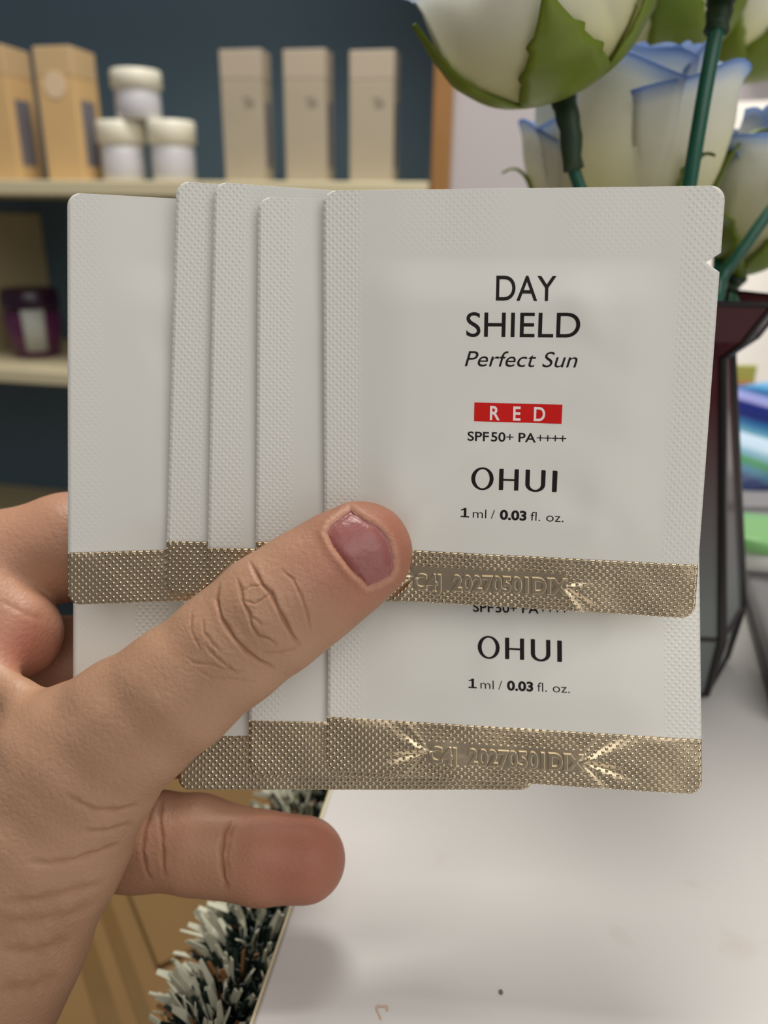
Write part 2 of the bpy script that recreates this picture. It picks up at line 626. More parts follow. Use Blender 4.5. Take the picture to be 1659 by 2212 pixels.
for (r_, z_) in (outer[1], outer[2], outer[-1]):
    pts = [vase_base + Vector((r_ * math.cos(off + 2 * math.pi * k / N8), r_ * math.sin(off + 2 * math.pi * k / N8), z_)) for k in range(N8 + 1)]
    Vt, Ft = tube_data(pts, 0.0009, 6)
    obj('ring_edge', Vt, Ft, m_vedge, vase, False)
RIMZ = prof[-1][1]
vase_top = vase_base + ez * RIMZ

# ------------------------------------------------------------------ roses
def petal_mat():
    m, nt, b = new_mat('silk_petal')
    b.inputs['Roughness'].default_value = 0.55
    uv = nt.nodes.new('ShaderNodeUVMap'); uv.uv_map = 'petal'
    sp = nt.nodes.new('ShaderNodeSeparateXYZ')
    nt.links.new(uv.outputs[0], sp.inputs[0])
    rp = nt.nodes.new('ShaderNodeValToRGB')
    e = rp.color_ramp.elements
    e[0].position = 0.0; e[0].color = srgb(206, 206, 140)
    e[1].position = 1.0; e[1].color = srgb(128, 160, 214)
    for pos, c in ((0.30, (240, 238, 204)), (0.62, (243, 242, 230)), (0.82, (238, 240, 236)), (0.93, (200, 213, 232))):
        x = e.new(pos); x.color = srgb(*c)
    nt.links.new(sp.outputs['Y'], rp.inputs[0])
    nt.links.new(rp.outputs[0], b.inputs['Base Color'])
    tr = nt.nodes.new('ShaderNodeBsdfTranslucent')
    nt.links.new(rp.outputs[0], tr.inputs[0])
    mx = nt.nodes.new('ShaderNodeMixShader')
    mx.inputs[0].default_value = 0.52
    nt.links.new(b.outputs[0], mx.inputs[1])
    nt.links.new(tr.outputs[0], mx.inputs[2])
    nt.links.new(mx.outputs[0], nt.nodes['Material Output'].inputs['Surface'])
    w = nt.nodes.new('ShaderNodeTexWave')
    w.inputs['Scale'].default_value = 6; w.inputs['Distortion'].default_value = 3
    nt.links.new(uv.outputs[0], w.inputs['Vector'])
    bp = nt.nodes.new('ShaderNodeBump'); bp.inputs['Strength'].default_value = 0.03; bp.inputs['Distance'].default_value = 0.001
    nt.links.new(w.outputs['Fac'], bp.inputs['Height'])
    nt.links.new(bp.outputs[0], b.inputs['Normal'])
    return m


m_petal = petal_mat()
m_sepal = mat('sepal_green', srgb(108, 126, 30), 0.45, noise=0.25, nscale=120)
m_stem = mat('stem_green', srgb(22, 84, 66), 0.35, noise=0.2, nscale=200)
m_collar = mat('collar_green', srgb(36, 58, 36), 0.5, noise=0.3, nscale=200)


def prof_r(h, shape):
    xs, ys = shape
    return float(np.interp(h, xs, ys))


def smooth_shape(pts):
    xs = np.linspace(0, 1.1, 56)
    p = np.array(pts)
    y = np.interp(xs, p[:, 0], p[:, 1])
    for _ in range(4):
        y[1:-1] = (y[:-2] + 2 * y[1:-1] + y[2:]) / 4
    return xs, y


CUP = smooth_shape([(0, .12), (.04, .42), (.12, .66), (.3, .90), (.5, 1.0), (.8, 1.02), (1.1, 1.08)])
BUD = smooth_shape([(0, .12), (.05, .38), (.2, .68), (.4, .90), (.6, 1.0), (.8, .97), (.95, .84), (1.1, .78)])


def rose(base, tip, R, shape, label, stem_pts, petals=9, seed=0, curl=0.25, sep_curl=0.4, sep_len=0.75, sep_w=0.42, phase=0.0, collar=0.018, stem_r=0.0019, drop=0.30, lens=None):
    rg = np.random.default_rng(seed)
    base, tip = Vector(base), Vector(tip)
    ax = (tip - base)
    H = ax.length
    ax.normalize()
    toward = (CAM - base); toward -= ax * toward.dot(ax); toward.normalize()
    side = ax.cross(toward)
    root = tag(empty('artificial_rose', stem_pts[-1]), label, 'flower', 'artificial roses in the glass vase')

    def P(r_, ang, h):
        return base + ax * (h * H) + (toward * math.cos(ang) + side * math.sin(ang)) * r_

    nu, nv = 18, 16
    for k in range(petals):
        layer = 1.0 - 0.30 * (k // 3) - 0.03 * (k % 3)
        if layer < 0.25:
            layer = 0.25
        ph = phase + k * 2 * math.pi / 3 + 0.55 * (k // 3) + rg.normal(0, .1)
        half = 1.25 + .15 * rg.random()
        hm = 1.0 + 0.05 * rg.normal() - 0.0 * (k // 3)
        if k < 3:
            hm *= 0.93
        cl = curl * (1.0 if k < 3 else 0.35)
        V, F, UV = [], [], []
        for j in range(nv + 1):
            v = j / nv
            for i in range(nu + 1):
                u = i / nu * 2 - 1
                htop = hm * (1 - drop * abs(u) ** 2.6 + 0.02 * math.sin(5 * u + k))
                h = 0.03 + (htop - 0.03) * v
                wid = half * (0.55 + 0.45 * math.sin(min(1, v * 1.25) * math.pi / 2))
                rr = R * layer * prof_r(h, shape) * (1 + 0.025 * u * (1 if k % 2 else -1))
                lip = max(0, (v - 0.80) / 0.20)
                rr += R * cl * 0.8 * lip ** 2 * (1 + .5 * abs(u))
                hh = h - cl * 0.22 * lip ** 2.5
                rr *= 1 + 0.02 * math.sin(4 * u + 2.3 * k + 3 * v)
                rr += R * .03 * max(0, abs(u) - .75) * 3 * v
                V.append(P(rr, ph + u * wid, hh)); UV.append((i / nu, min(1, v * .93 + .07 * lip)))
        for j in range(nv):
            for i in range(nu):
                a = j * (nu + 1) + i
                F.append((a, a + 1, a + nu + 2, a + nu + 1))
        o = obj('petal', V, F, m_petal, root)
        l = o.data.uv_layers.new(name='petal')
        for lp in o.data.loops:
            l.data[lp.index].uv = UV[lp.vertex_index]
        md = o.modifiers.new('thick', 'SOLIDIFY'); md.thickness = 0.0005; md.offset = 0
    # receptacle cup
    q = Matrix.Identity(4)
    for i in range(3):
        q[i][0], q[i][1], q[i][2] = toward[i], side[i], ax[i]
    q.translation = base
    hs = [0.0, 0.015, 0.04, 0.08, 0.12]
    V, F = lathe_data(q, [(0.003, -0.02 * H)] + [(max(.003, R * prof_r(h_, shape) * 1.03), h_ * H) for h_ in hs], 28)
    obj('calyx_cup', V, F, m_sepal, root)
    # sepals
    for k in range(5):
        ph = phase + 0.35 + k * 2 * math.pi / 5 + rg.normal(0, .06)
        V, F = [], []
        n = 18
        ln = lens[k] if lens else sep_len * (1 + .12 * rg.normal())
        scl = sep_curl * (0.9 if lens else 0.5 + rg.random())
        for j in range(n + 1):
            v = j / n
            h = 0.015 + ln * v
            kk = sep_w / .36
            w = float(np.interp(v, (0, .18, .4, .65, .85, 1), (.66, .60, .37, .19, .08, .015))) * (kk + (1 - kk) * (1 - sst(.06, .22, v)))
            if 0.42 < v < 0.46 or 0.64 < v < 0.67:
                w += 0.05
            c_ = max(0, v - .55) / .45
            for i in range(7):
                u = i / 3 - 1
                rr = R * prof_r(h, shape) * (1.05 + .03 * (1 - abs(u))) + R * scl * c_ ** 2
                hh = h - scl * .30 * c_ ** 2.5
                V.append(P(rr, ph + u * w, hh))
        for j in range(n):
            for i in range(6):
                a = j * 7 + i
                F.append((a, a + 1, a + 8, a + 7))
        o = obj('sepal', V, F, m_sepal, root)
        md = o.modifiers.new('thick', 'SOLIDIFY'); md.thickness = 0.0008; md.offset = 1
    # stem and collar
    pts = spline([base - ax * 0.001] + [Vector(p_) for p_ in stem_pts], 24)
    V, F = tube_data(pts, stem_r, 10)
    obj('stem', V, F, m_stem, root)
    cp = []
    L = 0
    for i, p_ in enumerate(pts):
        if i:
            L += (p_ - pts[i - 1]).length
        cp.append(p_)
        if L > collar:
            break
    cp = spline(cp, 10) if len(cp) > 1 else cp
    rad = [stem_r * (1.9 - .35 * i / 9 + .12 * math.sin(i * 2.2)) for i in range(10)]
    V, F = tube_data(cp, rad, 10)
    obj('stem_collar', V, F, m_collar, root)
    return root


def into_vase(dx, dy, dz=-0.03):
    return vase_top + Vector((dx, dy, dz))


vb = lambda dx, dy: [into_vase(dx * .9, dy * .9, -0.004), into_vase(dx * .35, dy * .35, -0.021), into_vase(dx * .2, dy * .2, -0.07)]


def bloom(bx, by, d, tx, ty, lean=0.42):
    """base and tip of a bloom that stands roughly upright in the room"""
    L = math.hypot(tx - bx, ty - by) / FPX * d
    return at(bx, by, d), at(tx, ty, d - lean * L)


rose(*bloom(1213, 198, .222, 1110, -230, .5), 0.0292, CUP, 'open white rose on the dark stem with thick collar, hiding the wall',
     [at(1232, 280, .223), at(1256, 412, .230)] + vb(-0.022, -0.02), seed=3, curl=.12, sep_curl=.05, sep_len=.66, sep_w=.38, phase=-.28, drop=.12)
rose(*bloom(1388, 545, .272, 1434, 76), 0.0248, BUD, 'tall white rose bud with blue rim behind the sachets, crossed by a stem',
     [at(1390, 590, .276)] + vb(-0.012, -0.010), seed=11, curl=.18, sep_curl=.55, sep_len=.42, sep_w=.13, phase=-1.05, drop=.10, lens=(.40, .66, .70, .4, .4))
rose(*bloom(1240, 545, .302, 1218, 165), 0.0160, BUD, 'slender pale blue and cream rose bud, half hidden by an open rose',
     [at(1262, 600, .30)] + vb(-0.022, 0.0), seed=21, curl=.15, sep_curl=.7, sep_len=.50, sep_w=.09, phase=-1.55, drop=.12, lens=(.74, .30, .4, .4, .4))
rose(*bloom(1462, 135, .300, 1452, -180), 0.0250, CUP, 'white rose with wide green sepals above the blue-rimmed bud',
     [at(1470, 260, .305)] + vb(0.0, 0.015), seed=31, curl=.1, sep_curl=.05, sep_len=.8, sep_w=.34, phase=-.30)
rose(*bloom(1574, 172, .345, 1700, -90), 0.0230, CUP, 'shaded rose with olive sepals near the black object on the wall',
     [at(1555, 300, .345)] + vb(0.012, 0.015), seed=41, curl=.1, sep_curl=.05, sep_len=.8, sep_w=.5, phase=.4)
rose(*bloom(1598, 588, .285, 1700, 235), 0.0215, BUD, 'white rose bud with grey-blue petal leaning low over the vase rim',
     [at(1575, 625, .288)] + vb(0.010, -0.005), seed=51, curl=.2, sep_curl=.35, sep_len=.50, sep_w=.34, phase=.35, drop=.15)
rose(*bloom(1560, -24, .213, 1610, -340), 0.0215, CUP, 'rose on the long straight green stem that crosses the blue-rimmed bud',
     [at(1552, 40, .213), at(1522, 200, .2145), at(1488, 405, .220), at(1468, 530, .230)] + vb(-0.010, -0.014), seed=61, curl=.1, sep_curl=.05, phase=.2, collar=.010, stem_r=.0021)
rose(*bloom(1790, 290, .245, 1900, 30), 0.0200, BUD, 'rose on the slanting green stem beside the sachet tear notch',
     [at(1659, 462, .245), at(1600, 545, .247), at(1560, 602, .249)] + vb(0.002, -0.010), seed=71, curl=.1, sep_curl=.2, phase=.2, stem_r=.0019)

# ------------------------------------------------------------------ clutter behind the vase
def bag_mat():
    m, nt, b = new_mat('striped_blue_film')
    b.inputs['Roughness'].default_value = 0.25
    uv = nt.nodes.new('ShaderNodeUVMap'); uv.uv_map = 'print'
    sp = nt.nodes.new('ShaderNodeSeparateXYZ')
    nt.links.new(uv.outputs[0], sp.inputs[0])
    rp = nt.nodes.new('ShaderNodeValToRGB')
    rp.color_ramp.interpolation = 'EASE'
    e = rp.color_ramp.elements
    e[0].position = 0.0; e[0].color = srgb(20, 42, 104)
    e[1].position = 1.0; e[1].color = srgb(150, 190, 222)
    for pos, c in ((0.08, (60, 120, 150)), (.16, (52, 140, 70)), (.22, (120, 168, 190)), (.30, (196, 222, 240)), (.38, (204, 226, 246)), (.41, (90, 150, 176)),
                   (.50, (24, 88, 140)), (.56, (10, 24, 96)), (.68, (12, 30, 110)), (.71, (150, 150, 206)), (.78, (140, 150, 206)), (.82, (20, 84, 140)), (.90, (80, 150, 196))):
        x = e.new(pos); x.color = srgb(*c)
    nt.links.new(sp.outputs['Y'], rp.inputs[0])
    nt.links.new(rp.outputs[0], b.inputs['Base Color'])
    return m


def pouch(name, corners, thick, m, label, cat, slope=0.0, nu=16, nv=16):
    TL, TR, BR, BL = [Vector(c) for c in corners]
    n = (TR - TL).cross(BL - TL).normalized()
    if n.dot(CAM - TL) < 0:
        n = -n
    V, F, UV = [], [], []
    for sgn in (1, -1):
        for j in range(nv + 1):
            for i in range(nu + 1):
                u, v = i / nu, j / nv
                p_ = TL.lerp(TR, u).lerp(BL.lerp(BR, u), v)
                b_ = (math.sin(math.pi * u) * math.sin(math.pi * v)) ** .45
                V.append(p_ + n * (sgn * (thick * b_ * (1 + .12 * math.sin(9 * u + 5 * v)) + 0.0003)))
                UV.append((u, min(1, max(0, 1 - v + slope * (u - .5)))))
        b0_ = (nu + 1) * (nv + 1) * (0 if sgn == 1 else 1)
        for j in range(nv):
            for i in range(nu):
                a = b0_ + j * (nu + 1) + i
                f = (a, a + 1, a + nu + 2, a + nu + 1)
                F.append(f if sgn == 1 else f[::-1])
    o = obj(name, V, F, m)
    l = o.data.uv_layers.new(name='print')
    for lp in o.data.loops:
        l.data[lp.index].uv = UV[lp.vertex_index]
    return tag(o, label, cat)


m_whitebag = mat('white_film', srgb(226, 220, 212), 0.4, bump=0.6, bscale=30)
m_traygrey = mat('grey_plastic', srgb(138, 136, 138), 0.5)
m_traytop = mat('grey_plastic_dark', srgb(38, 38, 44), 0.4)
m_green = mat('green_plastic', srgb(140, 200, 126), 0.3)
m_tub = mat('tub_white', srgb(216, 216, 208), 0.4)
m_redlab = mat('orange_card', srgb(204, 128, 84), 0.5)
m_yellab = mat('yellow_card', srgb(200, 196, 96), 0.5)
m_black = mat('black_plastic', srgb(14, 13, 18), 0.4)

# grey case lying on the table
ga, gb = on_z(1612, 1232, TZ + .0145), on_z(1690, 1490, TZ + .0145)
gd = (ga - gb).normalized()
gr = Vector((gd.y, -gd.x, 0))
MG = Matrix.Identity(4)
for i in range(3):
    MG[i][0], MG[i][1], MG[i][2] = gr[i], gd[i], ez[i]
MG.translation = Vector((gb.x, gb.y, TZ + 0.0003))
glen = (ga - gb).length
gcase = tag(empty('grey_case', gb), 'flat grey case lying on the white table behind the vase', 'case')
box_obj('case_base', MG, 0.20, glen + .10, 0.006, m_traytop, gcase, 0.002)
box_obj('case_lid', MG @ Matrix.Translation((0, 0, 0.0062)), 0.20, glen + .10, 0.008, m_traygrey, gcase, 0.002)
GT = TZ + 0.0148
# tub with a green lid
tb = on_z(1628, 1212, GT)
tub = tag(empty('plastic_tub', tb), 'small white tub with pale green lid on the grey case', 'tub')
V, F = lathe_data(Matrix.Translation(tb), [(0.014, 0.0004), (0.016, 0.002), (0.017, 0.010)], 28)
obj('tub_body', V, F, m_tub, tub)
V, F = lathe_data(Matrix.Translation(tb), [(0.0172, 0.0102), (0.0185, 0.011), (0.0185, 0.016), (0.0170, 0.0172), (0.010, 0.0172)], 28)
obj('tub_lid', V, F, m_green, tub)
# white carton the blue pouch rests on
D2 = 0.415
wb = at(1585, 1140, D2)
wcar = tag(empty('flat_carton', Vector((wb.x, wb.y, TZ))), 'flat white and grey carton under the striped blue pouch', 'box')
MW = Matrix.Translation((wb.x, wb.y, TZ + .0005))
zt_ = at(1600, 1088, D2).z
box_obj('carton_body', MW @ Matrix.Translation((0, 0, 0)), 0.16, 0.09, (zt_ - TZ) * .45, m_tub, wcar, 0.001)
box_obj('carton_lid', MW @ Matrix.Translation((0, 0, (zt_ - TZ) * .45)), 0.16, 0.09, (zt_ - TZ) * .55, m_traygrey, wcar, 0.001)
m_bag = bag_mat()
pouch('striped_pouch', [at(1525, 846, .455), at(1800, 800, .455), at(1800, 1062, .435), at(1540, 1078, .435)], 0.008, m_bag,
      'glossy blue striped plastic pouch leaning behind the vase', 'pouch', slope=0.55)
lb = at(1548, 846, .485)
card = tag(empty('folded_card', lb), 'orange and yellow card sticking up behind the blue pouch', 'card')
MC = Matrix.Translation(lb - ez * 0.03)
wv = (at(1628, 846, .485) - lb).length
box_obj('orange_half', MC, wv, 0.002, 0.03 + .006, m_redlab, card, 0.0003)
box_obj('yellow_half', MC @ Matrix.Translation((wv * .4, 0.0021, 0)), wv * .62, 0.002, 0.03 + 0.0165, m_yellab, card, 0.0003)
pouch('plastic_bag', [at(1490, 225, .66), at(1720, 215, .66), at(1780, 900, .64), at(1470, 900, .64)], 0.014, m_whitebag,
      'pale white plastic bag leaning behind the roses and vase', 'bag')
bw = at(1632, 80, .70)
bk = tag(empty('black_box', bw), 'small black object behind the shaded rose', 'box')
Mk = Matrix.Translation(at(1630, 122, .70))
box_obj('box_body', Mk, 0.045, 0.02, 0.019, m_black, bk, 0.003)
box_obj('box_rim', Mk @ Matrix.Translation((-0.001, -0.002, 0.007)), 0.047, 0.004, 0.003, m_black, bk, 0.001)

# ------------------------------------------------------------------ sachets
def emboss_nodes(nt, uvname, pitch_a=1.42, pitch_b=1.42):
    """staggered dot relief from the sheet's own millimetre coordinates"""
    uv = nt.nodes.new('ShaderNodeUVMap'); uv.uv_map = uvname
    sp = nt.nodes.new('ShaderNodeSeparateXYZ')
    nt.links.new(uv.outputs[0], sp.inputs[0])

    def m2(op, a, b=None):
        n = nt.nodes.new('ShaderNodeMath'); n.operation = op
        for i, x in enumerate((a, b)):
            if x is None:
                continue
            if isinstance(x, (int, float)):
                n.inputs[i].default_value = x
            else:
                nt.links.new(x, n.inputs[i])
        return n.outputs[0]
    cs = m2('COSINE', m2('MULTIPLY', sp.outputs['X'], 2 * math.pi * 100 / pitch_a))
    ct = m2('COSINE', m2('MULTIPLY', sp.outputs['Y'], 2 * math.pi * 100 / pitch_b))
    return m2('MULTIPLY', cs, ct), m2


def film_mat():
    m, nt, b = new_mat('white_sachet_film')
    b.inputs['Base Color'].default_value = srgb(222, 221, 214)
    b.inputs['Roughness'].default_value = 0.42
    b.inputs['Specular IOR Level'].default_value = 0.45
    h, m2 = emboss_nodes(nt, 'sheet')
    at_ = nt.nodes.new('ShaderNodeAttribute'); at_.attribute_name = 'seal'
    h = m2('MULTIPLY', m2('POWER', m2('MAXIMUM', h, 0.0), 1.4), at_.outputs['Fac'])
    bp = nt.nodes.new('ShaderNodeBump')
    bp.inputs['Strength'].default_value = 0.55
    bp.inputs['Distance'].default_value = 0.00015
    nt.links.new(h, bp.inputs['Height'])
    nt.links.new(bp.outputs[0], b.inputs['Normal'])
    return m


def foil_mat(name, dots=True):
    m, nt, b = new_mat(name)
    b.inputs['Base Color'].default_value = srgb(208, 190, 160)
    b.inputs['Metallic'].default_value = 0.95
    b.inputs['Roughness'].default_value = 0.24
    tc = nt.nodes.new('ShaderNodeTexCoord')
    nz = nt.nodes.new('ShaderNodeTexNoise')
    nz.inputs['Scale'].default_value = 420
    nz.inputs['Detail'].default_value = 2
    nt.links.new(tc.outputs['Object'], nz.inputs['Vector'])
    b2 = nt.nodes.new('ShaderNodeBump')
    b2.inputs['Strength'].default_value = 0.12 if dots else 0.05
    b2.inputs['Distance'].default_value = 0.0004
    nt.links.new(nz.outputs['Fac'], b2.inputs['Height'])
    if dots:
        h, m2 = emboss_nodes(nt, 'sheet')
        mx = m2('MAXIMUM', h, 0.0)
        pw = m2('POWER', mx, 2.6)
        at_ = nt.nodes.new('ShaderNodeAttribute'); at_.attribute_name = 'seal'
        pw = m2('MULTIPLY', pw, at_.outputs['Fac'])
        bp = nt.nodes.new('ShaderNodeBump')
        bp.inputs['Strength'].default_value = 1.0
        bp.inputs['Distance'].default_value = 0.00030
        nt.links.new(pw, bp.inputs['Height'])
        nt.links.new(b2.outputs[0], bp.inputs['Normal'])
        nt.links.new(bp.outputs[0], b.inputs['Normal'])
    else:
        nt.links.new(b2.outputs[0], b.inputs['Normal'])
    return m


m_film = film_mat()
m_foil = foil_mat('champagne_foil')
m_foil2 = foil_mat('champagne_foil_plain', False)
m_ink = mat('black_ink', srgb(24, 19, 18), 0.6, **{'Specular IOR Level': 0.2})
m_redink = mat('red_ink', srgb(204, 14, 8), 0.55, **{'Specular IOR Level': 0.2})
m_whiteink = mat('white_ink', srgb(238, 224, 222), 0.5)
W_MM, H_MM, CORNER = 73.5, 80.0, 2.6
FOIL = 10.5


class Sachet:
    def __init__(self, quad, label, seed=0, bulge=0.9, notch=False, code_span=None, cat='sachet', top_seal=0.35, wr=1.0, bend=0.0, left_seal=1.0, strip=None):
        self.q = [at(x, y, d / 1000) for x, y, d in quad]          # TL TR BR BL
        TL, TR, BR, BL = self.q
        n = (TR - TL).cross(BL - TL).normalized()
        if n.dot(CAM - TL) < 0:
            n = -n
        self.n = n
        self.strip = strip
        self.bulge, self.seed, self.code, self.wr, self.bend, self.left_seal = bulge, seed, code_span, wr, bend, left_seal
        rg = np.random.default_rng(seed)
        self.folds = [(rg.uniform(12, 60), rg.uniform(18, 66), rg.uniform(0, math.pi), rg.uniform(2, 5), rg.uniform(6, 16), rg.normal(0, .22)) for _ in range(12)]
        self.rays = [(rg.uniform(-0.9, .9), rg.uniform(.1, .22), rg.uniform(-.30, .30)) for _ in range(22)]
        self.top_seal = top_seal
        ctr = (BL + BR) / 2
        self.root = tag(empty('sachet', ctr), label, cat, 'sample sachets held in the hand')
        self.notch = notch
        self.build()

    def h(self, s, t):
        """outward relief in mm (arrays or scalars)"""
        s, t = np.asarray(s, float), np.asarray(t, float)
        u = sst(6.5, 17, s) * sst(6.5, 17, W_MM - s)
        v = sst(12.5, 22, t) * sst(FOIL - .5, FOIL + 8, H_MM - t)
        b = self.bulge * (u * v) ** .8
        w = 0
        for (cs, ct, an, w1, w2, am) in self.folds:
            ds, dt = s - cs, t - ct
            a_ = ds * math.cos(an) + dt * math.sin(an)
            c_ = -ds * math.sin(an) + dt * math.cos(an)
            w = w + am * np.exp(-(a_ / w1) ** 2 - (c_ / w2) ** 2)
        b = b + w * u * v * self.wr * min(1, self.bulge / .6)
        b = b + 0.05 * np.sin(s * .35 + self.seed) * (1 - u * v)
        b = b + self.bend * ((t / H_MM - .5) * 2) ** 2
        ff = sst(H_MM - FOIL - 1, H_MM - FOIL + 1.5, t)
        b = b + ff * (.09 * np.sin(s * .22 + 1.7 * self.seed + t * .25) + .03 * np.sin(s * .5 - t * .6 + self.seed))
        if self.code:                                       # creases radiating from the stamped code
            s0, s1, tc_ = self.code
            for (side, sc) in ((-1, s0), (1, s1)):
                ds, dt = (s - sc) * side, t - tc_
                r_ = np.hypot(np.maximum(ds, 0.0), dt) + .3
                an = np.arctan2(dt, np.maximum(ds, 0.05))
                e = 0
                for (ra, rw, am) in self.rays:
                    e = e + am * np.exp(-((an - ra * 1.2) / rw) ** 2)
                b = b + np.where(ds > -1.5, e * np.exp(-r_ / 7) * np.minimum(1, r_ / 2), 0) * ff
        return b

    def pos_np(self, s, t, off=0.0):
        TL, TR, BR, BL = [np.array(p) for p in self.q]
        s, t = np.asarray(s, float), np.asarray(t, float)
        u, v = (s / W_MM)[..., None], (t / H_MM)[..., None]
        p = (TL * (1 - u) + TR * u) * (1 - v) + (BL * (1 - u) + BR * u) * v
        return p + np.array(self.n) * ((self.h(s, t) + off) / 1000)[..., None]

    def pos(self, s, t, off=0.0):
        return Vector(self.pos_np(np.array([s]), np.array([t]), off)[0])

    def limits(self, t):
        r = CORNER
        ins = 0.0
        for e in (t, H_MM - t):
            if e < r:
                ins = r - math.sqrt(max(0, r * r - (r - e) ** 2))
        lo, hi = ins, W_MM - ins
        if self.notch:
            d_ = abs(t - self.notch)
            if d_ < 1.7:
                hi -= 2.6 * (1 - d_ / 1.7)
        return lo, hi

    def rows(self, t0, t1, step):
        ts = list(np.arange(t0, t1, step)) + [t1]
        for e, s_ in ((0.0, 1), (H_MM, -1)):
            for k in (0.03, .12, .3, .55, .9, 1.4, 2.0):
                ts.append(e + s_ * k)
        if self.notch:
            ts += [self.notch + k for k in (-1.7, -1.2, -.6, 0, .6, 1.2, 1.7)]
        ts = sorted({round(min(t1, max(t0, x)), 3) for x in ts if t0 - 1e-6 <= x <= t1 + 1e-6})
        return ts

    def sheet(self, name, t0, t1, step, ncol, m, back):
        V, F = [], []
        ts = self.rows(t0, t1, step)
        off = 0
        lim = np.array([self.limits(t) for t in ts])
        Sg = (lim[:, :1] + (lim[:, 1:] - lim[:, :1]) * np.linspace(0, 1, ncol + 1)[None, :]).ravel()
        Tg = np.repeat(np.array(ts), ncol + 1)
        UV, SE = [], []
        for layer in ((1, -1) if back else (1,)):
            P = self.pos_np(Sg, Tg)
            if layer == -1:
                P = P - np.array(self.n) * ((0.16 + 0.7 * self.bulge * (sst(6, 20, Sg) * sst(6, 20, W_MM - Sg) * sst(12, 25, Tg) * sst(10, 22, H_MM - Tg))) / 1000)[:, None]
            V += P.tolist()
            UV.append(np.stack([Sg / 100, Tg / 100], 1))
            e = (1 - sst(6.2, 7.6, Sg)) * self.left_seal
            e = np.maximum(e, 1 - sst(6.2, 7.6, W_MM - Sg))
            e = np.maximum(e, self.top_seal * (1 - sst(9, 14, Tg)) * (.6 + .4 * np.sin(Sg * .21 + self.seed)))
            if self.strip:
                e = np.maximum(e, .8 * sst(self.strip[0] - .5, self.strip[0] + .5, Sg) * (1 - sst(self.strip[1] - .5, self.strip[1] + .5, Sg)))
            if m is m_foil:
                e = 0.55 + .45 * sst(-.4, .5, np.sin(Sg * .33 + 2 * self.seed) + .5)
                if self.code:
                    e = np.where((self.code[0] - .8 < Sg) & (Sg < self.code[1] + .8) & (np.abs(Tg - self.code[2]) < 2.3), 0, e)
            SE.append(e)
            nr = len(ts)
            for j in range(nr - 1):
                for i in range(ncol):
                    a = off + j * (ncol + 1) + i
                    f = (a, a + ncol + 1, a + ncol + 2, a + 1)
                    F.append(f if layer == 1 else f[::-1])
            off = len(V)
        if back:                                            # close the rim
            nr, nc = len(ts), ncol + 1
            N = nr * nc
            ring = [i for i in range(nc)] + [j * nc + nc - 1 for j in range(1, nr)] + [(nr - 1) * nc + i for i in range(nc - 2, -1, -1)] + [j * nc for j in range(nr - 2, 0, -1)]
            for k in range(len(ring)):
                a, b_ = ring[k], ring[(k + 1) % len(ring)]
                F.append((a, b_, b_ + N, a + N))
        o = obj(name, V, F, m, self.root)
        l = o.data.uv_layers.new(name='sheet')
        uvs = np.concatenate(UV).astype(np.float32)
        vi = np.empty(len(o.data.loops), dtype=np.int32)
        o.data.loops.foreach_get('vertex_index', vi)
        l.data.foreach_set('uv', uvs[vi].ravel())
        a = o.data.attributes.new('seal', 'FLOAT', 'POINT')
        a.data.foreach_set('value', np.concatenate(SE).astype(np.float32))
        return o

    def build(self):
        self.sheet('pouch_film', 0.0, H_MM - FOIL, 0.9, 84, m_film, True)
        self.sheet('foil_strip', H_MM - FOIL, H_MM, 0.3, 240 if self.code else 120, m_foil, True)

    def st(self, px, py):
        s, t = W_MM / 2, H_MM / 2
        for _ in range(12):
            x, y, _d = proj(self.pos(s, t))
            x1, y1, _d = proj(self.pos(s + .1, t))
            x2, y2, _d = proj(self.pos(s, t + .1))
            J = np.array([[x1 - x, x2 - x], [y1 - y, y2 - y]]) / .1
            ds, dt = np.linalg.solve(J, [px - x, py - y])
            s += ds; t += dt
        return np.array((s, t))

    def lay(self, name, V2, F, p0, p1, cap_px, m, off=0.05, ext=None, parent=None):
        """V2 spans x 0..1 (text width) and y 0..1 (cap height); p0,p1 baseline ends in photo pixels"""
        a, b = self.st(*p0), self.st(*p1)
        d = b - a
        mid = ((p0[0] + p1[0]) / 2, (p0[1] + p1[1]) / 2)
        c0, c1 = self.st(*mid), self.st(mid[0], mid[1] - cap_px)
        hgt = np.linalg.norm(c1 - c0)
        nrm = np.array((d[1], -d[0])) / np.linalg.norm(d) * hgt
        A = np.array([(v[0], v[1], v[2] if len(v) > 2 else 0.0) for v in V2])
        st = a[None, :] + d[None, :] * A[:, :1] + nrm[None, :] * A[:, 1:2]
        V = self.pos_np(st[:, 0], st[:, 1], off + A[:, 2]).tolist()
        return obj(name, V, F, m, parent or self.root, False)


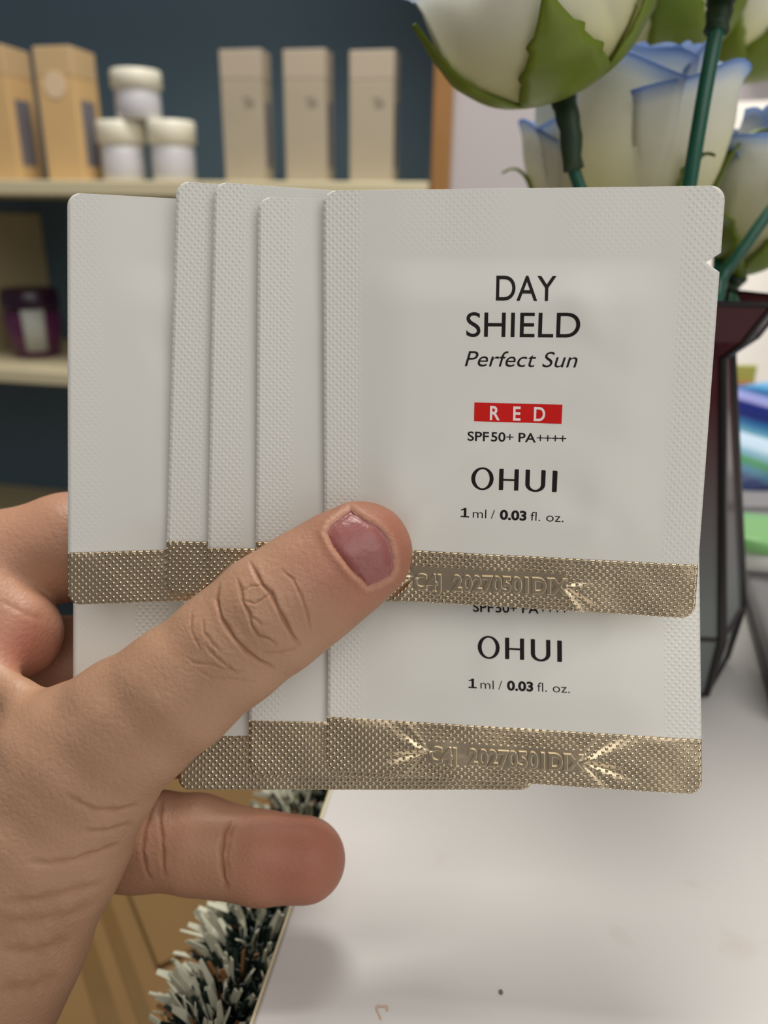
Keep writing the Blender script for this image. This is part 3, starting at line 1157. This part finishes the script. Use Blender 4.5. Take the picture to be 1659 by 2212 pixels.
def text_mesh(parts, bold=0.0, shear=0.0, spacing=1.0, extrude=0.0):
    """parts: [(string, weight)] laid end to end with the built-in font; returns unit-width, unit-cap-height mesh"""
    V, F = [], []
    x = 0.0
    cap = None
    for (s_, wgt, gap) in parts:
        if s_ == 'one':                      # numeral one with flag and foot
            b = len(V)
            x_ = x + gap
            V += [(x_ + .20, 0.1, 0), (x_ + .36, .1, 0), (x_ + .36, .729, 0), (x_ + .22, .729, 0), (x_ + .20, .56, 0),
                  (x_ + .02, .52, 0), (x_ + .02, .60, 0), (x_ + .14, .64, 0),
                  (x_, 0, 0), (x_ + .54, 0, 0), (x_ + .54, .1, 0), (x_, .1, 0)]
            F += [(b, b + 1, b + 2, b + 3, b + 4), (b + 4, b + 3, b + 7, b + 6, b + 5), (b + 8, b + 9, b + 10, b + 11)]
            x = x_ + .54
            continue
        cu = bpy.data.curves.new('lettering', 'FONT')
        cu.body = s_
        cu.size = 1.0
        cu.offset = wgt
        cu.shear = shear
        cu.space_character = spacing
        cu.resolution_u = 6
        if extrude:
            cu.extrude = extrude
            cu.bevel_depth = 0.02
            cu.bevel_resolution = 1
        o = bpy.data.objects.new('lettering', cu)
        col.objects.link(o)
        dg = bpy.context.evaluated_depsgraph_get()
        me = bpy.data.meshes.new_from_object(o.evaluated_get(dg))
        vs = [v.co.copy() for v in me.vertices]
        if vs:
            x0 = min(v.x for v in vs); x1 = max(v.x for v in vs)
            b = len(V)
            V += [(v.x - x0 + x + gap, v.y, v.z) for v in vs]
            F += [tuple(b + i for i in p.vertices) for p in me.polygons]
            x += gap + (x1 - x0)
        bpy.data.objects.remove(o); bpy.data.meshes.remove(me); bpy.data.curves.remove(cu)
    xm = max(v[0] for v in V)
    xmin = min(v[0] for v in V)
    CAPH = 0.729
    return [((v[0] - xmin) / (xm - xmin), v[1] / CAPH, v[2]) for v in V], F


def brand_mesh():
    """wide high-contrast four-letter wordmark O H U I drawn as outlines"""
    V, F = [], []

    def quad(pts):
        b = len(V); V.extend(pts); F.append(tuple(range(b, b + len(pts))))

    def ring(cx, cy, rx, ry, wx, wy, a0=0.0, a1=2 * math.pi, n=40):
        b = len(V)
        for k in range(n + 1):
            a = a0 + (a1 - a0) * k / n
            V.append((cx + rx * math.cos(a), cy + ry * math.sin(a)))
            V.append((cx + (rx - wx) * math.cos(a), cy + (ry - wy) * math.sin(a)))
        for k in range(n):
            F.append((b + 2 * k, b + 2 * k + 1, b + 2 * k + 3, b + 2 * k + 2))
    sw = 0.050
    ring(0.131, 0.50, 0.131, 0.54, 0.047, 0.085)
    for x0 in (0.326, 0.503):
        quad([(x0, 0), (x0 + sw * .92, 0.0), (x0 + sw, 0.04), (x0 + sw, 1.0), (x0 + sw * .15, 1.0), (x0, .96)])
    quad([(0.372, .44), (.506, .44), (.506, .53), (.372, .53)])
    for x0 in (0.632, 0.814):
        quad([(x0, .33), (x0 + sw, .33), (x0 + sw, .97), (x0 + sw * .85, 1.0), (x0, 1.0)])
    ring(0.748, .33, .116, .36, .05, .10, math.pi, 2 * math.pi, 24)
    quad([(.945, 0.0), (.995, 0.0), (1.0, .05), (1.0, .97), (.99, 1.0), (.945, 1.0)])
    return V, F


S = {}
S['L0'] = Sachet([(160, 745, 167.5), (900, 752, 180.5), (900, 1600, 178.5), (158, 1600, 166.5)],
                 'white sachet showing grey in the shade between finger and thumb', seed=1, left_seal=.12, strip=(12.5, 19.5), bulge=.3)
S['LA'] = Sachet([(400, 845, 168.3), (1150, 845, 167.5), (1152, 1706, 161.5), (384, 1706, 162.3)],
                 'white sachet with silvery foil corner sticking out from under the thumb', seed=2, bulge=.25)
S['LB'] = Sachet([(545, 806, 166.2), (1290, 812, 164.6), (1290, 1688, 158.6), (537, 1674, 160.6)],
                 'white sachet in the lower row, between silvery corner and printed sachet', seed=3, bulge=.25)
S['LC'] = Sachet([(712, 800, 164.6), (1506, 838, 159), (1517, 1717, 152.6), (706, 1665, 158.8)],
                 'printed white sachet in the lower row with only its lower lettering showing', seed=4, code_span=(20.5, 50.5, 75.2), bulge=.5)
S['S1'] = Sachet([(145, 416, 147), (905, 458, 155.5), (893, 1278, 160.5), (147, 1307, 153.0)],
                 'smooth white sachet at the outer end of the fan, beside the index finger', seed=5, top_seal=.05, left_seal=.25, wr=.6, bulge=.4)
S['S2'] = Sachet([(381, 391, 145.8), (1135, 452, 151.5), (1110, 1296, 157.6), (357, 1280, 153.4)],
                 'white sachet second in the fan with its dotted edge and foil corner showing', seed=6, bulge=.2)
S['S3'] = Sachet([(462, 393, 144.6), (1215, 448, 149.6), (1200, 1302, 156.4), (447, 1297, 152.6)],
                 'white dotted-edge sachet third in the fan, foil partly under the thumb', seed=7, bulge=.2)
S['S4'] = Sachet([(557, 426, 143.8), (1318, 446, 147.8), (1327, 1325, 154.8), (552, 1276, 152.0)],
                 'white sachet in the fan directly behind the fully printed one', seed=8, bulge=.2)
S['S5'] = Sachet([(697, 412, 142.6), (1568, 401, 136.8), (1500, 1336, 146.8), (701, 1288, 151.4)],
                 'front white sachet with full black lettering and a red band', seed=9, notch=13.4, code_span=(18.2, 47.5, 75.0), bulge=.8, wr=1.3)

f5, fc = S['S5'], S['LC']
V2, F2 = text_mesh([('DAY', 0.004, 0)])
f5.lay('printed_line', V2, F2, (1071, 649), (1201, 650), 57, m_ink)
V2, F2 = text_mesh([('SHIELD', 0.003, 0)])
f5.lay('printed_line', V2, F2, (1007, 727), (1252, 729), 56, m_ink)
V2, F2 = text_mesh([('Perfect Sun', -0.002, 0)], shear=0.25)
f5.lay('printed_line', V2, F2, (1004, 791), (1247, 794), 35, m_ink)
f5.lay('red_band', [(0, 0), (.25, 0), (.5, 0), (.75, 0), (1, 0), (1, 1), (.75, 1), (.5, 1), (.25, 1), (0, 1)], [(0, 1, 8, 9), (1, 2, 7, 8), (2, 3, 6, 7), (3, 4, 5, 6)],
       (1024, 910), (1213, 915.5), 41, m_redink, 0.04)
V2, F2 = text_mesh([('R', 0.02, 0), ('E', 0.02, .78), ('D', 0.02, .78)])
f5.lay('printed_line', V2, F2, (1058, 906.5), (1177, 909.5), 31, m_whiteink, 0.075)
V2, F2 = text_mesh([('SPF', 0.014, 0), ('50', 0.014, .14), ('+', -.004, .06), ('PA', 0.014, .34), ('+', -.004, .06), ('+', -.004, .02), ('+', -.004, .02), ('+', -.004, .02)])
f5.lay('printed_line', V2, F2, (1010, 951.5), (1223, 957.5), 20.5, m_ink)
f5.lay('printed_line', *brand_mesh(), (1017.5, 1056), (1202.5, 1063), 46, m_ink)
V1, F1 = text_mesh([('one', 0.035, 0), ('ml', -.008, .24), ('/', -.008, .30), ('0.03', 0.035, .32), ('fl.', -.008, .26), ('oz.', -.008, .38)])
f5.lay('printed_line', V1, F1, (995, 1117), (1217, 1128), 20.5, m_ink)
fc.lay('printed_line', V2, F2, (1022, 1321), (1227, 1327), 20.5, m_ink)
fc.lay('printed_line', *brand_mesh(), (1032, 1420), (1214, 1430), 46, m_ink)
fc.lay('printed_line', V1, F1, (1012, 1486), (1231, 1497), 20.5, m_ink)
V2, F2 = text_mesh([('C4J', 0.03, 0), ('20270501DIX', 0.03, .55)], extrude=0.10)
V2 = [(x, y, z * 3.2) for x, y, z in V2]
f5.lay('embossed_code', V2, F2, (893, 1271), (1226, 1284), 33, m_foil2, 0.05)
fc.lay('embossed_code', V2, F2, (926, 1645), (1262, 1664), 34, m_foil2, 0.05)

# ------------------------------------------------------------------ hand
UQ, UC = np.array((.855, -.52)), np.array((.52, .855))


def qc(q, c):
    p = UQ * q + UC * c
    return float(p[0]), float(p[1])


def node(px, py, d, rpx):
    return (np.array(((px - CX) / FPX * d, (py - CY) / FPX * d, d)), rpx / FPX * d)


def nq(q, c, d, rpx):
    x, y = qc(q, c)
    return node(x, y, d, rpx)


chains = {
    'thumb': (0.76, 5.0, [nq(46, 1424, 144.6, 111), nq(-20, 1426, 144.2, 116), nq(-100, 1431, 143.6, 124), nq(-190, 1437, 143.2, 130), nq(-300, 1451, 143.6, 128),
                          nq(-450, 1471, 144, 134), nq(-580, 1482, 146, 146), node(164, 1660, 149, 180), node(62, 1800, 152, 218), node(-38, 2000, 154, 222),
                          node(-105, 2250, 155, 196), node(-200, 2600, 152, 205), node(-380, 3100, 148, 235)]),
    'palm': (0.8, 8.0, [node(-38, 2000, 160, 190), node(-180, 1700, 172, 170), node(-230, 1420, 176, 150)]),
    'palm2': (0.8, 8.0, [node(-38, 2000, 162, 170), node(-120, 1760, 174, 130)]),
    'index': (0.95, 4.0, [node(-210, 1340, 176, 130), node(0, 1224, 177, 116), node(150, 1180, 179, 113), node(320, 1165, 186, 98), node(480, 1170, 188, 86)]),
    'mid_base': (0.9, 3.0, [node(-220, 1180, 173, 112), node(-70, 1285, 169.5, 106), node(32, 1368, 168, 100)]),
    'web': (0.8, 7.0, [node(-180, 1420, 164, 80), node(-40, 1462, 158, 58), node(30, 1500, 154, 40)]),
    'middle': (0.95, 3.0, [node(-150, 1440, 182, 110), node(150, 1430, 187, 96), node(420, 1410, 190, 92), node(570, 1400, 190, 84)]),
    'ring': (0.95, 3.0, [node(-150, 1600, 182, 110), node(150, 1590, 188, 96), node(400, 1585, 190, 88), node(520, 1580, 190, 80)]),
    'little': (0.95, 2.0, [node(-130, 1740, 182, 115), node(120, 1812, 181, 108), node(300, 1818, 179, 101), node(345, 1815, 178, 98), node(425, 1824, 177, 101), node(485, 1838, 176, 93),
                           node(560, 1852, 175, 94), node(656, 1857, 175, 90)]),
}
VOX = 0.8
lo = np.array((-128.0, -12.0, 122.0)); hi = np.array((14.0, 178.0, 208.0))
dims = np.ceil((hi - lo) / VOX).astype(int) + 1
gx = [(lo[i] + VOX * np.arange(dims[i])).astype(np.float32) for i in range(3)]


def cone_sdf(X, Y, Z, a, ra, b, rb, zs):
    """approximate tapered capsule, flattened along depth by zs"""
    ba = b - a
    ba2 = ba * np.array((1, 1, 1 / zs))
    px, py, pz = X - a[0], Y - a[1], (Z - a[2]) / zs
    t = np.clip((px * ba2[0] + py * ba2[1] + pz * ba2[2]) / float(ba2 @ ba2), 0, 1)
    r = ra + (rb - ra) * t
    d = np.sqrt((px - t * ba2[0]) ** 2 + (py - t * ba2[1]) ** 2 + (pz - t * ba2[2]) ** 2) - r
    return d * (0.5 + 0.5 * zs)


def smin(a, b, k):
    h = np.maximum(k - np.abs(a - b), 0) / k
    return np.minimum(a, b) - h * h * k * .25


field = np.full(dims, 40.0, dtype=np.float32)
for nm, (zs, k, nodes) in chains.items():
    part = np.full(dims, 40.0, dtype=np.float32)
    for (a, ra), (b, rb) in zip(nodes[:-1], nodes[1:]):
        m = max(ra, rb) + 9
        i0 = [max(0, int((min(a[i], b[i]) - m - lo[i]) / VOX)) for i in range(3)]
        i1 = [min(int(dims[i]), int((max(a[i], b[i]) + m - lo[i]) / VOX) + 2) for i in range(3)]
        if any(i1[i] <= i0[i] for i in range(3)):
            continue
        sl = tuple(slice(i0[i], i1[i]) for i in range(3))
        X = gx[0][sl[0]][:, None, None]; Y = gx[1][sl[1]][None, :, None]; Z = gx[2][sl[2]][None, None, :]
        d = cone_sdf(X, Y, Z, a, ra, b, rb, zs).astype(np.float32)
        part[sl] = smin(part[sl], d, 2.0)
    field = smin(field, part, k if nm in ('web', 'palm', 'palm2') else 1.6)

# keep the box border outside
for ax_ in range(3):
    for e in (0, -1):
        idx = [slice(None)] * 3; idx[ax_] = e
        field[tuple(idx)] = 3.0


def surface_nets(f):
    ins = f < 0
    c = [f[i:f.shape[0] - 1 + i, j:f.shape[1] - 1 + j, k:f.shape[2] - 1 + k] for i in (0, 1) for j in (0, 1) for k in (0, 1)]
    s = sum((x < 0).astype(np.int8) for x in c)
    cells = np.argwhere((s > 0) & (s < 8))
    cid = -np.ones(s.shape, dtype=np.int32)
    cid[tuple(cells.T)] = np.arange(len(cells))
    vals = np.stack([x[tuple(cells.T)] for x in c], 1)
    offs = np.array([(i, j, k) for i in (0, 1) for j in (0, 1) for k in (0, 1)], float)
    acc = np.zeros((len(cells), 3)); cnt = np.zeros(len(cells))
    for a in range(8):
        for b in range(a + 1, 8):
            if np.abs(offs[a] - offs[b]).sum() != 1:
                continue
            va, vb_ = vals[:, a], vals[:, b]
            mk = (va < 0) != (vb_ < 0)
            t = va[mk] / (va[mk] - vb_[mk])
            acc[mk] += offs[a] + (offs[b] - offs[a]) * t[:, None]
            cnt[mk] += 1
    V = cells + acc / cnt[:, None]
    F = []
    for ax in range(3):
        sl0 = [slice(None)] * 3; sl1 = [slice(None)] * 3
        sl0[ax] = slice(0, -1); sl1[ax] = slice(1, None)
        A, B = ins[tuple(sl0)], ins[tuple(sl1)]
        e = np.argwhere(A != B)
        u, v = (ax + 1) % 3, (ax + 2) % 3
        ok = (e[:, u] > 0) & (e[:, v] > 0) & (e[:, u] < f.shape[u] - 1) & (e[:, v] < f.shape[v] - 1)
        e = e[ok]
        flip = A[tuple(e.T)]
        du = np.zeros(3, int); du[u] = 1
        dv = np.zeros(3, int); dv[v] = 1
        q = np.stack([cid[tuple((e - du - dv).T)], cid[tuple((e - dv).T)], cid[tuple(e.T)], cid[tuple((e - du).T)]], 1)
        q[~flip] = q[~flip][:, ::-1]
        F.append(q)
    return V, np.concatenate(F)


HV, HF = surface_nets(field)
HV = HV * VOX + lo
# relax the voxel steps
edges = np.unique(np.sort(np.concatenate([HF[:, [0, 1]], HF[:, [1, 2]], HF[:, [2, 3]], HF[:, [3, 0]]]), 1), axis=0)


def relax(V, it, lam):
    n = len(V)
    e0, e1 = edges[:, 0], edges[:, 1]
    cnt = np.bincount(e0, minlength=n) + np.bincount(e1, minlength=n)
    for k in range(it):
        acc = np.stack([np.bincount(e0, V[e1, c], n) + np.bincount(e1, V[e0, c], n) for c in range(3)], 1)
        l_ = lam if k % 2 == 0 else -lam * 1.03
        V = V + l_ * (acc / cnt[:, None] - V)
    return V


HV = relax(HV, 8, 0.5)
Rn = np.array(_R); Cn = np.array(CAM)


def cam2world(V):
    q = V / 1000 * np.array((1, -1, -1))
    return q @ Rn.T + Cn




def quad_split(V, F):
    E = np.sort(np.stack([F, np.roll(F, -1, 1)], 2).reshape(-1, 2), 1)
    uE, inv = np.unique(E, axis=0, return_inverse=True)
    inv = inv.reshape(-1, 4)
    n, m = len(V), len(uE)
    V2 = np.concatenate([V, (V[uE[:, 0]] + V[uE[:, 1]]) / 2, V[F].mean(1)])
    c = n + m + np.arange(len(F))
    F2 = np.concatenate([np.stack([F[:, k], n + inv[:, k], c, n + inv[:, (k + 3) % 4]], 1) for k in range(4)])
    return V2, F2


HV, HF = quad_split(HV, HF)
edges = np.unique(np.sort(np.concatenate([HF[:, [0, 1]], HF[:, [1, 2]], HF[:, [2, 3]], HF[:, [3, 0]]]), 1), axis=0)
HV = relax(HV, 6, 0.5)
hand_o = obj('hand', cam2world(HV).tolist(), HF.tolist(), None)
me2 = hand_o.data


def mesh_arrays(me):
    n = len(me.vertices)
    co = np.empty(n * 3, dtype=np.float32); me.vertices.foreach_get('co', co)
    no = np.empty(n * 3, dtype=np.float32); me.vertex_normals.foreach_get('vector', no)
    return co.reshape(-1, 3).astype(float), no.reshape(-1, 3).astype(float)


def project_np(co):
    q = (co - Cn) @ Rn
    return np.stack([CX + q[:, 0] / -q[:, 2] * FPX, CY - q[:, 1] / -q[:, 2] * FPX], 1), -q[:, 2]


# refine the near side of the thumb and little finger where skin folds show
bm = bmesh.new(); bm.from_mesh(me2)
bm.verts.ensure_lookup_table()
co, no = mesh_arrays(me2)
pp, dep = project_np(co)
front = ((Cn - co) * no).sum(1) > 0
zone = front & (((pp[:, 0] > 330) & (pp[:, 0] < 900) & (pp[:, 1] > 1060) & (pp[:, 1] < 1560)))
es = [e for e in bm.edges if zone[e.verts[0].index] and zone[e.verts[1].index]]
bmesh.ops.subdivide_edges(bm, edges=es, cuts=1, use_grid_fill=True, smooth=0.6)
bm.to_mesh(me2); bm.free()
me2.shade_smooth()
co, no = mesh_arrays(me2)
pp, dep = project_np(co)
facing = ((Cn - co) * no).sum(1) / np.linalg.norm(Cn - co, axis=1)
front = facing > 0.02

# folds: (polyline in photo pixels, half-width px, depth mm, depth window m)
def zz(x, y, s=520 / 1659, ox=400, oy=1050):
    return (ox + x * s, oy + y * s)


Zt = lambda *pts: [zz(*p) for p in pts]
NEAR = (0.10, 0.162); FAR = (0.1605, 0.20)
folds = [
    (Zt((440, 510), (480, 590), (530, 680), (590, 740), (640, 850), (690, 940), (740, 1030), (790, 1110)), 4.5, 0.50, NEAR),
    (Zt((350, 620), (385, 720), (395, 800), (440, 880), (455, 960), (500, 1030), (570, 1050), (640, 1100)), 3.8, 0.34, NEAR),
    (Zt((235, 660), (215, 780), (250, 920), (330, 1040), (420, 1140), (520, 1210), (620, 1260)), 4.5, 0.46, NEAR),
    (Zt((650, 570), (740, 640), (800, 760), (840, 880), (860, 990)), 3.2, 0.22, NEAR),
    (Zt((395, 790), (480, 810), (560, 760), (600, 730)), 3, 0.18, NEAR),
    (Zt((385, 730), (450, 690), (530, 690)), 3, 0.15, NEAR),
    (Zt((455, 900), (500, 930), (530, 960)), 3, 0.18, NEAR),
    (Zt((140, 1100), (200, 1170), (290, 1240), (360, 1300)), 3.5, 0.22, NEAR),
    (Zt((120, 900), (130, 1010), (190, 1090), (250, 1150)), 3.5, 0.16, NEAR),
    (Zt((45, 860), (40, 990), (80, 1080), (110, 1140)), 3.5, 0.16, NEAR),
    (Zt((510, 1145), (620, 1150), (720, 1130), (800, 1100)), 3, 0.16, NEAR),
    (Zt((0, 1170), (60, 1220), (180, 1230), (300, 1270), (420, 1280)), 3.2, 0.14, NEAR),
    (Zt((70, 1260), (180, 1320), (320, 1330), (500, 1350)), 3.2, 0.10, NEAR),
    # wrist wrinkles
    ([(60, 1862), (110, 1866), (160, 1858), (215, 1842), (260, 1822)], 6, 0.5, NEAR),
    ([(180, 1797), (230, 1795), (290, 1780)], 6, 0.32, NEAR),
    ([(140, 1715), (200, 1748), (250, 1750), (300, 1738)], 5, 0.30, NEAR),
    ([(0, 1950), (80, 1945), (160, 1925), (230, 1905)], 10, 0.34, NEAR),
    ([(0, 1992), (70, 1990), (150, 1978), (205, 1950)], 13, 0.30, NEAR),
    ([(0, 2052), (80, 2056), (155, 2030)], 14, 0.36, NEAR),
    ([(0, 2140), (70, 2132), (130, 2105)], 16, 0.34, NEAR),
    # finger behind the sachets
    ([(352, 1722), (345, 1760), (350, 1810), (352, 1860), (356, 1895)], 4, 0.45, FAR),
    ([(330, 1742), (314, 1790), (308, 1835), (316, 1880), (330, 1905)], 4, 0.40, FAR),
    ([(500, 1768), (484, 1800), (477, 1845), (482, 1890), (492, 1925)], 5, 0.50, FAR),
    ([(512, 1772), (497, 1800), (490, 1850), (497, 1900)], 3, 0.22, FAR),
    ([(0, 1297), (30, 1312), (60, 1328), (95, 1340)], 6, 0.22, FAR),
]


def poly_dist(P, poly):
    best = np.full(len(P), 1e9)
    L = np.zeros(len(P))
    tot = 0
    segs = []
    for a, b in zip(poly[:-1], poly[1:]):
        a, b = np.array(a, float), np.array(b, float)
        segs.append((a, b, tot)); tot += np.linalg.norm(b - a)
    for a, b, s0 in segs:
        ab = b - a
        t = np.clip(((P - a) @ ab) / (ab @ ab), 0, 1)
        d = np.linalg.norm(P - a - t[:, None] * ab, axis=1)
        m = d < best
        best[m] = d[m]; L[m] = (s0 + t[m] * np.linalg.norm(ab)) / tot
    return best, L


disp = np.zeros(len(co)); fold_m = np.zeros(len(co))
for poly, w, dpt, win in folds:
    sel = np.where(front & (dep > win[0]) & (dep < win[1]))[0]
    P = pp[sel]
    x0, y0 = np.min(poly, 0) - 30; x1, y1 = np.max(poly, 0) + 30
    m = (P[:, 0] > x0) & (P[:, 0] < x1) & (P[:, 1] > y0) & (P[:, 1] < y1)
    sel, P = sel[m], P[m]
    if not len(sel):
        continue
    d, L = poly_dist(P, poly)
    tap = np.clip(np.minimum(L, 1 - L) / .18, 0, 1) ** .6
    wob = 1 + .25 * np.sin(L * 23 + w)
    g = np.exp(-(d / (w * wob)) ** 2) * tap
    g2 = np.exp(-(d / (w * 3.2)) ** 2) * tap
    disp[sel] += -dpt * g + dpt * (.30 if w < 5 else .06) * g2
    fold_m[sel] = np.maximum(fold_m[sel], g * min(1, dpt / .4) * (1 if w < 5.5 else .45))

# nail outline (photo pixels): proximal, then distal side
def zn(x, y):
    return (640 + x * 280 / 1659, 1050 + y * 280 / 1659)


prox = [zn(*p) for p in ((690, 300), (560, 410), (440, 520), (400, 600), (470, 760), (560, 880), (640, 985), (740, 1100), (840, 1180), (920, 1270))]
dist = [zn(*p) for p in ((690, 300), (790, 370), (880, 440), (1000, 500), (1090, 570), (1170, 670), (1215, 780), (1240, 930), (1235, 1060), (1180, 1150), (1060, 1220), (920, 1270))]
outline = prox + dist[::-1]
dn, _ = poly_dist(pp, outline + [outline[0]])
mk = front & (dep < .155)
g = np.where(mk, np.exp(-(dn / 5.0) ** 2), 0)
g2 = np.where(mk, np.exp(-((dn - 12) / 9.0) ** 2), 0)


def inside(P, poly):
    r_ = np.zeros(len(P), bool)
    n = len(poly)
    for i in range(n):
        x1, y1 = poly[i]; x2, y2 = poly[(i + 1) % n]
        c = ((y1 > P[:, 1]) != (y2 > P[:, 1])) & (P[:, 0] < (x2 - x1) * (P[:, 1] - y1) / (y2 - y1 + 1e-9) + x1)
        r_ ^= c
    return r_


ins = inside(pp, outline) & mk
disp += np.where(ins, -0.30, 0.22 * g2) - 0.25 * g
# knuckle skin swell and fine unevenness
rgn = np.sin(pp[:, 0] * .045 + 1.3) * np.sin(pp[:, 1] * .052) * .10
disp += np.where(front, rgn, 0)
co2 = co + no * (disp / 1000)[:, None]
me2.vertices.foreach_set('co', co2.astype(np.float32).ravel())
me2.update()

# skin tint attribute: flush of fingertips and palm side (a property of the skin)
tip = np.array((800, 1185.0))
flush = np.exp(-(np.linalg.norm(pp - tip, axis=1) / 150) ** 2) * (dep < .16) * .9
flush = np.maximum(flush, np.exp(-(np.linalg.norm(pp - np.array((665, 1860.0)), axis=1) / 170) ** 2) * (dep > .16) * .9)
flush = np.maximum(flush, ((dep > .158) & (pp[:, 0] < 560)).astype(float) * .22)
flush = np.maximum(flush, np.exp(-(np.linalg.norm(pp - np.array((60, 1390.0)), axis=1) / 90) ** 2) * (dep > .155) * .9)
a_ = me2.attributes.new('flush', 'FLOAT', 'POINT'); a_.data.foreach_set('value', flush.astype(np.float32))
dry = np.where(mk & ~ins, np.exp(-((dn - 7) / 7.0) ** 2), 0) * (0.35 + .65 * (np.sin(pp[:, 0] * 1.1) * np.sin(pp[:, 1] * 1.3 + 1) > .1))
a_ = me2.attributes.new('dry', 'FLOAT', 'POINT'); a_.data.foreach_set('value', dry.astype(np.float32))
a_ = me2.attributes.new('fold', 'FLOAT', 'POINT'); a_.data.foreach_set('value', fold_m.astype(np.float32))  # browner skin in the folds, plus crease shade put into the colour


def skin_mat():
    m, nt, b = new_mat('skin')
    b.inputs['Roughness'].default_value = 0.48
    b.inputs['Specular IOR Level'].default_value = 0.35
    b.inputs['Subsurface Weight'].default_value = 0.12
    b.inputs['Subsurface Radius'].default_value = (1.0, 0.35, 0.2)
    b.inputs['Subsurface Scale'].default_value = 0.0025
    tc = nt.nodes.new('ShaderNodeTexCoord')
    n = nt.nodes.new('ShaderNodeTexNoise'); n.inputs['Scale'].default_value = 90; n.inputs['Detail'].default_value = 4
    nt.links.new(tc.outputs['Object'], n.inputs['Vector'])
    mx = nt.nodes.new('ShaderNodeMix'); mx.data_type = 'RGBA'
    mx.inputs[6].default_value = srgb(164, 126, 99)
    mx.inputs[7].default_value = srgb(182, 142, 115)
    nt.links.new(n.outputs['Fac'], mx.inputs[0])
    f1 = nt.nodes.new('ShaderNodeAttribute'); f1.attribute_name = 'flush'
    mx2 = nt.nodes.new('ShaderNodeMix'); mx2.data_type = 'RGBA'
    mx2.inputs[7].default_value = srgb(160, 96, 78)
    nt.links.new(f1.outputs['Fac'], mx2.inputs[0]); nt.links.new(mx.outputs[2], mx2.inputs[6])
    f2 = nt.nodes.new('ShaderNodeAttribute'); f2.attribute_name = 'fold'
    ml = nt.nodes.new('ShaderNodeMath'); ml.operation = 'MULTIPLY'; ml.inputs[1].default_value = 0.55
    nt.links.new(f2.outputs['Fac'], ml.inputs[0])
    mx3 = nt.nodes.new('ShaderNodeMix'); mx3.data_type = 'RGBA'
    mx3.inputs[7].default_value = srgb(124, 72, 42)  # dark brown for fold pigment and painted crease shade
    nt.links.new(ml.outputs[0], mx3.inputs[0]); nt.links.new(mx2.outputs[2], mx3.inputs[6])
    f3 = nt.nodes.new('ShaderNodeAttribute'); f3.attribute_name = 'dry'
    ml3 = nt.nodes.new('ShaderNodeMath'); ml3.operation = 'MULTIPLY'; ml3.inputs[1].default_value = 0.5
    nt.links.new(f3.outputs['Fac'], ml3.inputs[0])
    mx4 = nt.nodes.new('ShaderNodeMix'); mx4.data_type = 'RGBA'
    mx4.inputs[7].default_value = srgb(206, 164, 136)
    nt.links.new(ml3.outputs[0], mx4.inputs[0]); nt.links.new(mx3.outputs[2], mx4.inputs[6])
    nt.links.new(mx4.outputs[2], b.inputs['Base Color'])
    v = nt.nodes.new('ShaderNodeTexVoronoi'); v.inputs['Scale'].default_value = 620
    v.feature = 'DISTANCE_TO_EDGE'
    nt.links.new(tc.outputs['Object'], v.inputs['Vector'])
    n3 = nt.nodes.new('ShaderNodeTexNoise'); n3.inputs['Scale'].default_value = 1500; n3.inputs['Detail'].default_value = 3
    nt.links.new(tc.outputs['Object'], n3.inputs['Vector'])
    ad = nt.nodes.new('ShaderNodeMath'); ad.operation = 'ADD'
    nt.links.new(v.outputs['Distance'], ad.inputs[0]); nt.links.new(n3.outputs['Fac'], ad.inputs[1])
    bp = nt.nodes.new('ShaderNodeBump'); bp.inputs['Strength'].default_value = 0.6; bp.inputs['Distance'].default_value = 0.00018
    nt.links.new(ad.outputs[0], bp.inputs['Height']); nt.links.new(bp.outputs[0], b.inputs['Normal'])
    return m


m_skin = skin_mat()
me2.materials.clear(); me2.materials.append(m_skin)
tag(hand_o, 'left hand pinching the fan of white sachets between thumb and fingers', 'hand')

# thumb nail plate
bvh = BVHTree.FromPolygons([Vector(c) for c in co2], [tuple(p.vertices) for p in me2.polygons])


def resample(poly, n):
    P = np.array(poly, float)
    L = np.concatenate([[0], np.cumsum(np.linalg.norm(np.diff(P, axis=0), axis=1))])
    t = np.linspace(0, L[-1], n)
    return np.stack([np.interp(t, L, P[:, i]) for i in (0, 1)], 1)


NU, NV = 40, 20
A, B = resample(prox, NU + 1), resample(dist, NU + 1)
V, F = [], []
for j in range(NV + 1):
    v = j / NV
    for i in range(NU + 1):
        p = A[i] * (1 - v) + B[i] * v
        dr = (_R @ Vector(((p[0] - CX) / FPX, -(p[1] - CY) / FPX, -1))).normalized()
        hit = bvh.ray_cast(CAM, dr)
        edge = min(1, 5 * min(v, 1 - v)) * min(1, 6 * min(i / NU, 1 - i / NU))
        lift = 0.08 + 0.34 * edge ** .6
        u = i / NU
        lift += 0.07 * edge * (sst(.50, .54, u) - sst(.72, .76, u))
        V.append(hit[0] - dr * lift / 1000)
for j in range(NV):
    for i in range(NU):
        a = j * (NU + 1) + i
        F.append((a, a + NU + 1, a + NU + 2, a + 1))
m_nail = mat('nail_plate', srgb(146, 86, 82), 0.36, noise=0.10, nscale=160, bump=0.15, bscale=900, **{'Coat Weight': 0.05, 'Subsurface Weight': 0.1, 'Subsurface Scale': 0.002})
nail = obj('thumb_nail', V, F, m_nail, hand_o)
nail['label'] = 'short pink thumb nail with rough cuticle'
